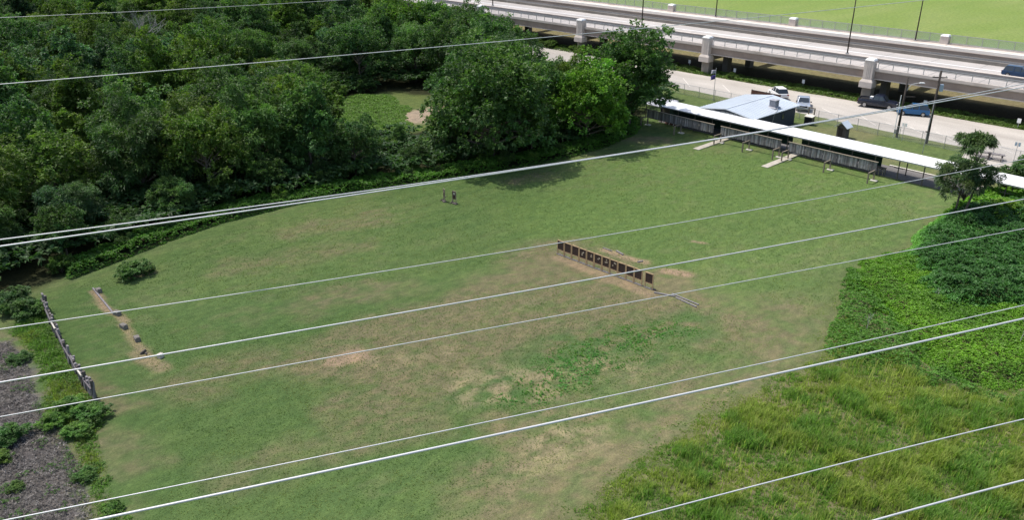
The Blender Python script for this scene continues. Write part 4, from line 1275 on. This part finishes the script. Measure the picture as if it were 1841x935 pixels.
# understory shrubs
pl2 = []
tries = 0
while tries < 9000 and len(pl2) < 230:
    tries += 1
    u = rng.uniform(-150, -66); v = rng.uniform(0, 112)
    sd_ = float(poly_sd(np.array([u]), np.array([v]), FO)[0])
    if sd_ < .6 or (sd_ > 7 and rng.random() < .82): continue
    x, y, fw = proj(u, v, 0)
    if x < -100 or x > 1250 or y > 720 or fw < 20: continue
    if float(poly_sd(np.array([u]), np.array([v]), CLR)[0]) > 1: continue
    if v > 96: continue
    if any((u - q[0]) ** 2 + (v - q[1]) ** 2 < 2.1 ** 2 for q in pl2): continue
    pl2.append((u, v))
    s = rng.uniform(.5, 1.0) * (.62 if sd_ < 2.0 else 1.0)
    c0 = (1.5, 1.5, .9) if (rng.random() < .35) else (1.0, 1.05, .95)
    zone = 'left' if x < 400 else ('middle' if x < 800 else 'right')
    kd = 'light green' if c0[0] > 1.2 else 'dark green'
    make_tree('shrub', *protos['shrub%d' % rng.integers(2)], (u, v, 0), s, rng.uniform(0, 6.28), tuple(np.array(c0) * rng.uniform(.75, 1.15)),
              f'{kd} bushy shrub under the trees, {zone} part of the wood edge', 'shrub', f'{kd} shrubs under the trees {zone} part')

# hero trees
def hero_tree(name, px_, Rc, Hc, z0, seed, label, color, nclump, nspray, nleaf, Ln, W, **kw):
    forks = kw.pop('forks', 1); r0 = kw.pop('r0', .35); rz = kw.pop('rz', 0)
    cm_, cens = crown_mesh('crown_' + name, seed, Rc, Hc, z0, nclump, nspray, nleaf, Ln, W, **kw)
    tm = trunk_mesh('trunk_' + name, seed, cens, z0, z0 + Hc * .7, r0, forks=forks, nlimb=12)
    p = at(*px_)
    return make_tree(name, cm_, tm, (p[0], p[1], 0), 1, rz, color, label, 'tree')


hero_tree('broad_tree', (880, 290), 8.2, 13.8, 1.0, 101, 'huge spreading dark green tree overhanging the mown edge at the top centre', (1.15, 1.2, .95), 84, 120, 5, .42, .27, clr=(.16, .26), r0=.5, forks=2)
hero_tree('maple_tree', (1054, 258), 5.6, 11.2, .4, 102, 'bright green dense round tree left of the firing line', (1.85, 1.95, .8), 70, 95, 5, .34, .26, clr=(.18, .27), r0=.32)
hero_tree('layered_tree', (1130, 232), 5.9, 13.6, 1.0, 103, 'tall dark tree with layered boughs standing behind the bright round tree', (1.05, 1.15, .9), 70, 110, 5, .38, .22, clr=(.19, .31), flat=.42, r0=.35)
hero_tree('broad_tree', (720, 105), 7.0, 11.5, 1.0, 104, 'large light green tree at the top beside the left end of the bridge', (1.9, 1.85, .85), 60, 85, 5, .44, .27, clr=(.18, .28), r0=.4)
hero_tree('broad_tree', (782, 108), 5.0, 9, 1.0, 106, 'mid green tree right of the large light green one near the bridge end', (1.4, 1.5, .85), 44, 80, 5, .44, .27, clr=(.2, .3), r0=.4)
# tree at the right, two tiers with bare stems
p = at(1712, 399)
c1, cn1 = crown_mesh('crown_right', 105, 3.2, 5.0, 2.2, 27, 90, 8, .38, .085, clr=(.16, .28), flat=.34, droop=.42, spread=.5, yel=.12, colw=(1, .95, 1))
c2, cn2 = crown_mesh('crown_right_top', 107, 1.75, 1.4, 8.1, 9, 62, 8, .42, .09, clr=(.3, .45), flat=.42, droop=.42, spread=.5, yel=.1)
e = empty('feathery_tree', (p[0], p[1], 0), 0, 'solitary feathery leaved tree with bare stems before the white roof at the right', 'tree')
t_ = MB()
t_.tube([(0, 0, -.1), (.05, 0, 1.6), (.1, .1, 3.6), (.3, .3, 5.2)], [.14, .11, .09, .05], 8)
t_.tube([(.75, .15, -.1), (.95, .2, 1.7), (1.2, .3, 3.5), (1.2, .3, 5.5), (.8, 0, 7.2), (.5, -.3, 8.9)], [.15, .12, .1, .08, .06, .03], 8)
t_.tube([(.95, .1, 6.6), (1.3, -.1, 7.8), (1.5, -.2, 8.9)], [.05, .04, .02], 6)
for c_ in cn1[:16]:
    t_.tube([(.5, .2, 2.4 + .5 * random.random()), tuple((np.array(c_) + [.3, .05, 0]) * .5 + np.array([.25, .1, 1.3])), tuple(np.array(c_) + [.3, .05, 0])], [.05, .035, .015], 5)
t_.build('trunk', 'bark', e, smooth=True)
o = np_obj('crown', c1, e, (.3, .05, 0)); o.color = (.95, .92, 1.05, 1)
o = np_obj('crown', c2, e, (.55, -.35, 0)); o.color = (1.1, 1.0, 1.05, 1); o['label'] = 'small separate top tuft on bare stems'

# dead tree
p = at(262, 152)
dt = empty('dead_tree', (p[0], p[1], 0), 0, 'pale bare dead tree with thin grey branches standing out of the upper left wood', 'tree')
dt.scale = (1.25, 1.25, 1.3)
rg = random.Random(3); m_ = MB()


def branch(a, d, l, r, dep):
    b_ = a + d * l
    m_.tube([a, a.lerp(b_, .5) + Vector((rg.uniform(-.1, .1), rg.uniform(-.1, .1), 0)) * l * .3, b_], [r, r * .8, r * .55], 5)
    if dep == 0: return
    for k in range(rg.choice((2, 3, 3))):
        nd = (d + Vector((rg.uniform(-.75, .75), rg.uniform(-.75, .75), rg.uniform(-.15, .45)))).normalized()
        branch(a.lerp(b_, rg.uniform(.55, 1)), nd, l * rg.uniform(.6, .8), r * .55, dep - 1)


branch(Vector((0, 0, 0)), Vector((.05, 0, 1)), 4.4, .2, 5)
m_.build('branches', 'pale_bark', dt)
# lone bush and other marked plants
for x, y, s, colr, lab in [(240, 496, .82, (1.25, 1.35, 1.1), 'lone round bush on the mown grass near the timber fence'), (1805, 398, 1.35, (2.3, 2.3, .9), 'light green bush beside the solitary feathery tree at the right edge'),
                           (1858, 400, 1.3, (1.6, 1.7, 1.0), 'darker tall bush at the right edge under the white roof'), (1745, 398, .9, (.9, 1.0, .9), 'dark bush at the foot of the solitary feathery tree'), (1772, 390, 1.0, (1.1, 1.2, .9), 'dark bush to the right of the solitary tree foot'),
                           (1850, 345, 1.7, (.95, 1.0, 1.05), 'dark leafy top reaching over the white roof at the right edge'),
                           (128, 742, .62, (1.5, 1.7, 1.0), 'green bush at the near end of the timber fence'), (166, 752, .6, (1.25, 1.5, 1.0), 'green bush right of the fence end beside the dirt'), (100, 765, .5, (1.6, 1.8, 1.0), 'green bush at the edge of the grey mulch'), (140, 782, .5, (1.5, 1.7, 1.0), 'green bush below the fence end bush'),
                           (15, 795, .6, (1.1, 1.4, 1.1), 'dark green bush on the grey mulch at the left edge'), (48, 566, .8, (1.15, 1.3, 1.1), 'bush left of the far end of the timber fence'), (25, 555, .9, (.95, 1.1, 1.0), 'dark bush behind the far end of the timber fence'),
                           (155, 860, .36, (1.2, 1.4, 1.0), 'small dark bush at the lower left edge of the grass'), (205, 918, .33, (1.5, 1.7, 1.0), 'small bush near the thick cable at the bottom left'), (30, 880, .28, (1.3, 1.3, .9), 'tiny weed bush on the mulch at the lower left'), (-5, 830, .45, (1.5, 1.5, .8), 'yellowish bush cut by the left edge'),
                           (38, 650, .42, (1.0, 1.2, 1.0), 'bush on the near side of the mulch top edge')]:
    p = at(x, y)
    make_tree('bush', *protos['shrub%d' % (len(lab) % 2)], (p[0], p[1], -.1), s, (x * .7) % 6.28, colr, lab, 'bush', sz=s * (.6 if s < 1.4 else .8))
# bushes along the road verge
rv = np.random.default_rng(21)
for k in range(46):
    u = -165 + k * 2.9 + rv.uniform(-1, 1)
    v = bridge_y(u) + rv.uniform(-.2, 1.6)
    if -64 < u < -48 and rv.random() < .7: continue
    s = rv.uniform(.2, .5) * (2.0 if u < -105 else 1.0)
    if u > -100 and rv.random() < .35: continue
    make_tree('verge_bush', *protos['shrub%d' % rv.integers(2)], (u, v, 0), s, rv.uniform(0, 6), tuple(np.array([1.25, 1.15, .85]) * rv.uniform(.8, 1.2)),
              'scrubby green bush on the verge under the ' + ('left' if u < -105 else ('middle' if u < -75 else 'right')) + ' part of the bridge', 'bush', 'verge bushes under the ' + ('left' if u < -105 else ('middle' if u < -75 else 'right')) + ' part of the bridge', sz=s * .7)

# ------------------------------------------------------------------ ground cover
def scatter(rng, poly, n):
    P = np.array(poly); lo = P.min(0); hi = P.max(0)
    A_ = (hi - lo).prod(); out = []
    pts = rng.uniform(lo, hi, (int(n * A_), 2))
    # only keep what the surroundings of the photograph could show
    s_ = poly_sd(pts[:, 0], pts[:, 1], P)
    X = pts[:, 0] * U_[0] + pts[:, 1] * V_[0]; Y = pts[:, 0] * U_[1] + pts[:, 1] * V_[1]
    fw = Y * math.cos(p_) + CAMH * math.sin(p_); up = Y * math.sin(p_) - CAMH * math.cos(p_)
    x = PW / 2 + FPX * X / fw; y = PH / 2 - FPX * up / fw
    k = (s_ > 0) & (fw > 1) & (x > -500) & (x < PW + 600) & (y < PH + 480)
    return pts[k], s_[k]


def cover(name, label, poly, dens, nleaf, Ln, W, hfn, c0, droop=.3, spread=.7, upb=.5, cat=None, seed=0, tintfn=None, mt='leaf'):
    rg_ = np.random.default_rng(seed)
    pts, s_ = scatter(rg_, poly, dens)
    h = hfn(pts[:, 0], pts[:, 1], s_)
    k = h > .02; pts, h, s_ = pts[k], h[k], s_[k]
    n = len(pts)
    P = np.stack([pts[:, 0], pts[:, 1], h * rg_.uniform(.82, 1.05, n)], 1)
    # slope normal from finite differences
    e_ = .25
    hx_ = hfn(pts[:, 0] + e_, pts[:, 1], s_) - hfn(pts[:, 0] - e_, pts[:, 1], s_)
    hy_ = hfn(pts[:, 0], pts[:, 1] + e_, s_) - hfn(pts[:, 0], pts[:, 1] - e_, s_)
    nn = unit(np.stack([-hx_ / (2 * e_), -hy_ / (2 * e_), np.ones(n)], 1))
    th = rg_.uniform(0, 2 * PI, (n, nleaf)) 
    ax = np.stack([np.cos(th), np.sin(th), np.full(th.shape, upb * .4)], -1) + nn[:, None, :] * .3
    Pp = np.repeat(P, nleaf, 0); Ax = ax.reshape(-1, 3)
    tb = rg_.uniform(.7, 1.3, n)
    base = np.array(c0)
    T = base * tb[:, None]
    if tintfn is not None: T = T * tintfn(pts[:, 0], pts[:, 1], h)
    V_2, F_, t__ = leaves(rg_, Pp, Ax, Ln, W, droop, spread * .5, np.repeat(T, nleaf, 0) * rg_.uniform(.85, 1.15, (n * nleaf, 1)))
    me = np_mesh(name, V_2, F_, mt, t__)
    o = np_obj(name, me)
    tag(o, label, cat, None, 'stuff')
    return o, n * nleaf


def lumps(u, v, sc_, s=0):
    return fbm(u * sc_, v * sc_, 3, s)


def blades(name, label, poly, dens, hh, ww, cA, cB, hfn, seed, nb=8, bend=.45):
    rg_ = np.random.default_rng(seed)
    pts, s_ = scatter(rg_, poly, dens)
    h = hfn(pts[:, 0], pts[:, 1], s_); k = h > .03; pts, h, s_ = pts[k], h[k], s_[k]
    n = len(pts)
    mixc = fbm(pts[:, 0] * .45, pts[:, 1] * .45, 4, seed + 3)
    mixc = sstep(.4, .62, mixc)
    base = np.array(cA) * (1 - mixc[:, None]) + np.array(cB) * mixc[:, None]
    base = base * rg_.uniform(.75, 1.25, (n, 1))
    P = np.repeat(np.stack([pts[:, 0], pts[:, 1], np.zeros(n)], 1), nb, 0)
    P[:, :2] += rg_.normal(0, .07 * hh / .5, (n * nb, 2))
    H = np.repeat(h, nb) * rg_.uniform(.6, 1.15, n * nb) * hh
    th = rg_.uniform(0, 2 * PI, n * nb)
    D = np.stack([np.cos(th), np.sin(th), np.zeros(n * nb)], 1); S = np.stack([-np.sin(th), np.cos(th), np.zeros(n * nb)], 1) * ww / 2
    up = np.array([0, 0, 1.0])
    b0 = P - S; b1 = P + S
    bd = bend * rg_.uniform(.4, 1.4, (n * nb, 1))
    m0 = P + up * H[:, None] * .62 + D * H[:, None] * bd * .3
    t0 = P + up * H[:, None] * .95 + D * H[:, None] * bd
    V_2 = np.stack([b0, b1, m0 + S * .8, m0 - S * .8, t0], 1).reshape(-1, 3)
    i = np.arange(n * nb) * 5
    F1 = np.stack([i, i + 1, i + 2, i + 3], 1); F2 = np.stack([i + 3, i + 2, i + 4, i + 4], 1)
    # use quads for the shaft and thin quads for the tip
    V_2 = np.concatenate([V_2, (t0 + S * .15)]); j = len(i) * 5 + np.arange(n * nb)
    F2 = np.stack([i + 3, i + 2, j, i + 4], 1)
    T = np.repeat(np.repeat(base, nb, 0) * rg_.uniform(.85, 1.2, (n * nb, 1)), 5, 0); T = np.concatenate([T, T[::5]])
    me = np_mesh(name, V_2, np.concatenate([F1, F2]), 'grass_blade', T)
    o = np_obj(name, me); tag(o, label, None, None, 'stuff')
    return o, n * nb




VD = pxpoly([(1672, 402), (1700, 385), (1750, 372), (1841, 352), (2050, 340), (2100, 600), (1841, 570), (1720, 578), (1675, 556), (1637, 520), (1618, 470), (1640, 425)])
cover('dark_vine_thicket', 'dense dark green thicket of frond leaves covering the mound at the right', VD, 44, 7, .30, .10,
      lambda u, v, s_: sstep(0, 2.2, s_ + 1.6 * (lumps(u, v, .5, 5) - .5)) * (.15 + .9 * lumps(u, v, .5, 3) + 1.7 * lumps(u, v, 1.15, 8)), (.95, 1.4, .95), droop=.35, seed=1, upb=.2,
      tintfn=lambda u, v, h: (1 + .75 * np.clip(1.3 - h, -.3, 1))[:, None] * np.stack([1 + .5 * np.clip(1.1 - h, 0, 1), 1 + .2 * np.clip(1.1 - h, 0, 1), np.ones(len(u))], 1))
VB = pxpoly([(1522, 482), (1560, 462), (1628, 448), (1700, 440), (1720, 500), (1760, 535), (1841, 530), (2100, 560), (2150, 720), (1841, 705), (1760, 700), (1700, 690), (1640, 640), (1600, 590), (1560, 545), (1522, 515)])
cover('bright_vine_carpet', 'bright green low vine carpet around the dark thicket', VB, 66, 6, .17, .09,
      lambda u, v, s_: sstep(.0, 3.0, s_ + 2.5 * (lumps(u, v, .6, 15) - .5)) *  (.2 + .7 * lumps(u, v, .5, 13) + .35 * lumps(u, v, 2.0, 18)), (1.85, 2.1, .55), seed=2, upb=.2,
      tintfn=lambda u, v, h: np.stack([.35 + 1.0 * lumps(u, v, .3, 44) + .3 * lumps(u, v, 1.6, 46), .45 + .8 * lumps(u, v, .3, 44) + .3 * lumps(u, v, 1.6, 46), np.ones(len(u))], 1))
VR = pxpoly([(1690, 388), (1760, 352), (1841, 340), (2000, 330), (2050, 380), (1841, 400), (1740, 395)])
cover('bright_vine_bank', 'bright green vine bank below the white roof at the right edge', VR, 30, 6, .4, .2,
      lambda u, v, s_: sstep(0, 1, s_) * (.6 + 1.2 * lumps(u, v, .6, 33)), (2.3, 2.5, .85), seed=12)
SH = pxpoly([(1480, 625), (1495, 570), (1515, 500), (1530, 475), (1600, 545), (1680, 630), (1760, 700), (1900, 712), (1900, 735), (1700, 715), (1600, 665), (1500, 655)])
cover('scrub_margin', 'weedy green margin between the mown grass and the bright vines', SH, 40, 6, .17, .08,
      lambda u, v, s_: sstep(0, 1.6, s_ + 1.2 * (lumps(u, v, 1.0, 24) - .5)) * sstep(.30, .5, lumps(u, v, .45, 23)) * (.25 + .6 * lumps(u, v, 1.4, 28)), (1.5, 1.8, .8), seed=3)
# bank along the wood edge
edge_px = [(120, 505), (210, 470), (300, 434), (400, 400), (520, 370), (690, 337), (860, 313), (1010, 287), (1090, 263), (1140, 241), (1155, 222)]
ep = [at(*q)[:2] for q in edge_px]
off = [np.array([-3.6, .6])] * len(ep)
EB = [tuple(q + np.array([.3, 0])) for q in ep] + [tuple(q + o_) for q, o_ in zip(ep, off)][::-1]
cover('vine_bank', 'low green vines spilling from the wood onto the mown edge', EB, 34, 6, .24, .13,
      lambda u, v, s_: sstep(0, .7, s_) * (.25 + .9 * lumps(u, v, .5, 53) + .3 * lumps(u, v, 1.8, 58)), (1.7, 2.0, .9), seed=4,
      tintfn=lambda u, v, h: (.55 + .9 * lumps(u, v, .25, 64))[:, None] * np.array([1, 1, 1]))
UG = FOREST
cover('undergrowth', 'dark leafy undergrowth filling the floor of the wood', [(-62, -30), (-62, 110), (-118, 116), (-260, 130), (-260, -30)], 4.5, 6, .6, .3,
      lambda u, v, s_: (poly_sd(u, v, FOREST) > 1.5) * (poly_sd(u, v, CLR) < 0) * (.5 + 2.3 * lumps(u, v, .22, 173) + .8 * lumps(u, v, 1.0, 178)), (.85, .95, .9), seed=41, upb=.3)
CL = pxpoly([(570, 185), (640, 168), (700, 170), (740, 195), (735, 215), (760, 235), (680, 255), (590, 240), (555, 215)])
cover('clearing_weeds', 'pale green tall weeds filling the clearing in the wood', CL, 26, 7, .36, .09,
      lambda u, v, s_: sstep(0, 4, s_ + 3 * (lumps(u, v, .5, 75) - .5)) * (.12 + .4 * lumps(u, v, .35, 73) + .4 * lumps(u, v, 1.2, 74)), (2.6, 2.3, 1.5), seed=5)
FL = pxpoly([(50, 640), (10, 600), (40, 540), (80, 535), (95, 585), (135, 655), (178, 722), (195, 745), (180, 790), (200, 850), (210, 900), (260, 935), (160, 960), (150, 860), (120, 800), (75, 740), (70, 690)])
cover('fence_weeds', 'green weeds growing along the outer side of the timber fence', FL, 34, 6, .17, .055,
      lambda u, v, s_: sstep(0, 1.4, s_ + .8 * (lumps(u, v, 1.5, 86) - .5)) * sstep(.42, .62, lumps(u, v, .8, 83)) * (.05 + .75 * lumps(u, v, 1.1, 88)), (1.45, 1.75, .8), seed=6,
      tintfn=lambda u, v, h: np.stack([.75 + .8 * lumps(u, v, .5, 94), .75 + .5 * lumps(u, v, .5, 94), np.ones(len(u))], 1))
blades('fence_grass', 'rough grass among the weeds by the timber fence', FL, 34, .45, .035, (.8, 1.0, .8), (1.3, 1.15, 1.0),
       lambda u, v, s_: sstep(0, 1.0, s_) * (.2 + .9 * lumps(u, v, .8, 233)), 37, nb=7)
cover('mulch_litter', 'grey brown bark litter and twigs strewn over the mulch', MUL, 55, 3, .20, .045,
      lambda u, v, s_: .03 + .12 * lumps(u, v, 1.4, 273), (1, 1, 1), droop=.05, spread=.4, upb=.15, seed=45, mt='litter',
      tintfn=lambda u, v, h: (.35 + 1.6 * vnoise(u * 9, v * 9, 5) ** 2)[:, None] * np.array([1, 1, 1]))
ML = MUL
cover('mulch_weeds', 'scattered weeds on the grey mulch', ML, 26, 6, .13, .045,
      lambda u, v, s_: sstep(.56, .66, lumps(u, v, .7, 103)) * (.15 + .3 * lumps(u, v, 2, 108)), (1.2, 1.3, .9), seed=7)
VG = [(-200, bridge_y(-200) + 3.2)] + [(u, bridge_y(u) - .9) for u in (-200, -30)] + [(-25, bridge_y(-25) + 3.2)]
cover('verge_weeds', 'rough weeds along the road verge under the bridge edge', VG, 12, 6, .45, .12,
      lambda u, v, s_: sstep(0, .6, s_) * (.05 + .5 * lumps(u, v, .5, 113)), (1.75, 1.5, 1.1), seed=8)
LW = pxpoly([(870, 715), (900, 680), (960, 660), (1010, 620), (1080, 590), (1200, 575), (1230, 600), (1120, 640), (1080, 700), (980, 740), (900, 735)])
cover('broadleaf_weeds', 'blue green weeds in the worn middle of the range', LW, 22, 5, .15, .05,
      lambda u, v, s_: sstep(0, 2.5, s_) * ((lumps(u, v, .75, 123) * .6 + lumps(u, v, 3.1, 124) * .4) > .53) * .10, (1.3, 2.1, 1.1), seed=9)


TG = pxpoly([(985, 965), (1045, 900), (1165, 815), (1270, 735), (1385, 675), (1470, 625), (1500, 560), (1540, 560), (1600, 615), (1660, 640), (1720, 690), (1841, 690), (2200, 720), (2300, 1200), (900, 1200)])
blades('tall_grass', 'tall rough green grass in clumps at the lower right', TG, 34, .62, .042, (.9, 1.1, .8), (1.45, 1.28, 1.0),
       lambda u, v, s_: sstep(0, 3.0, s_ + 2.5 * (lumps(u, v, .5, 135) - .5)) * (.28 + .9 * sstep(.36, .66, lumps(u, v, .55, 133))) * (.75 + .5 * lumps(u, v, 2.2, 138)), 31, nb=8)
blades('grass_margin', 'thin low grass fading into the mown field beside the tall grass', pxpoly([(900, 975), (985, 890), (1110, 800), (1220, 720), (1340, 662), (1430, 615), (1470, 540), (1500, 480), (1540, 480), (1520, 640), (1400, 700), (1200, 840), (1050, 980)]), 18, .22, .03, (.85, 1.0, .8), (1.3, 1.2, .95),
       lambda u, v, s_: sstep(0, 3.5, s_) * sstep(.38, .62, lumps(u, v, .7, 253)) * (.4 + 1.0 * lumps(u, v, 2.2, 254)), 41, nb=7, bend=.8)
blades('seed_stalks', 'pale dry stalks scattered through the tall grass', TG, 2.6, .95, .035, (1.5, 1.15, 1.2), (2.1, 1.6, 1.7),
       lambda u, v, s_: sstep(0, 3, s_) * (.5 + .7 * lumps(u, v, .9, 263)), 43, nb=5, bend=.35)
# short turf relief on the near part of the range
TFA = pxpoly([(60, 520), (200, 490), (420, 560), (1000, 470), (1300, 520), (1500, 600), (1400, 690), (1180, 830), (1000, 960), (940, 1150), (100, 1150), (200, 850), (190, 740)])
blades('mown_turf', 'short mown turf on the near half of the range', TFA, 26, .06, .02, (.72, .84, .75), (1.15, 1.0, 1.1),
       lambda u, v, s_: sstep(0, 6, s_) * (.6 + .9 * lumps(u, v, 1.1, 143)), 33, nb=4, bend=1.2)
blades('rough_tufts', 'blue green grass tufts in the worn middle of the range', pxpoly([(840, 735), (900, 670), (1000, 610), (1090, 575), (1250, 560), (1290, 600), (1180, 660), (1080, 715), (960, 760)]), 16, .2, .03, (.6, 1.12, .85), (.8, 1.15, .8),
       lambda u, v, s_: sstep(0, 2.5, s_) * sstep(.36, .64, lumps(u, v, 1.0, 243)) * .8 * (.5 + .8 * lumps(u, v, 2.5, 244)), 39, nb=9, bend=.9)
TFB = pxpoly([(200, 490), (420, 405), (690, 342), (1010, 292), (1150, 250), (1300, 268), (1600, 330), (1675, 350), (1670, 395), (1620, 440), (1520, 490), (1500, 600), (1300, 520), (1000, 470), (420, 560), (60, 520)])
blades('mown_turf', 'short mown turf on the far half of the range', TFB, 13, .07, .03, (.72, .84, .75), (1.15, 1.0, 1.0),
       lambda u, v, s_: sstep(0, 2, s_) * (.5 + 1.1 * lumps(u, v, .9, 153)), 35, nb=3, bend=1.2)
# pale dry twigs in the thicket
for x, y, s, lab in [(1830, 625, 1.0, 'pale dry twiggy stems sticking out of the vines at the right edge'), (1556, 600, .7, 'small pale dry twigs in the scrub margin'), (1678, 545, .5, 'thin pale stick rising from the dark thicket'), (1733, 405, .8, 'pale bare branches at the foot of the solitary tree')]:
    p = at(x, y); rg = random.Random(x); m_ = MB()
    branch(Vector((0, 0, 0)), Vector((.1, 0, 1)), .95 * s, .035, 3)
    o = m_.build('dry_branches', 'pale_bark', None, (p[0], p[1], .2)); tag(o, lab, 'dead branches')
    o.scale = (1, 1, 1.2)
print('OBJ', len(bpy.data.objects), 'trees', len(tree_list), 'shrubs', len(pl2))
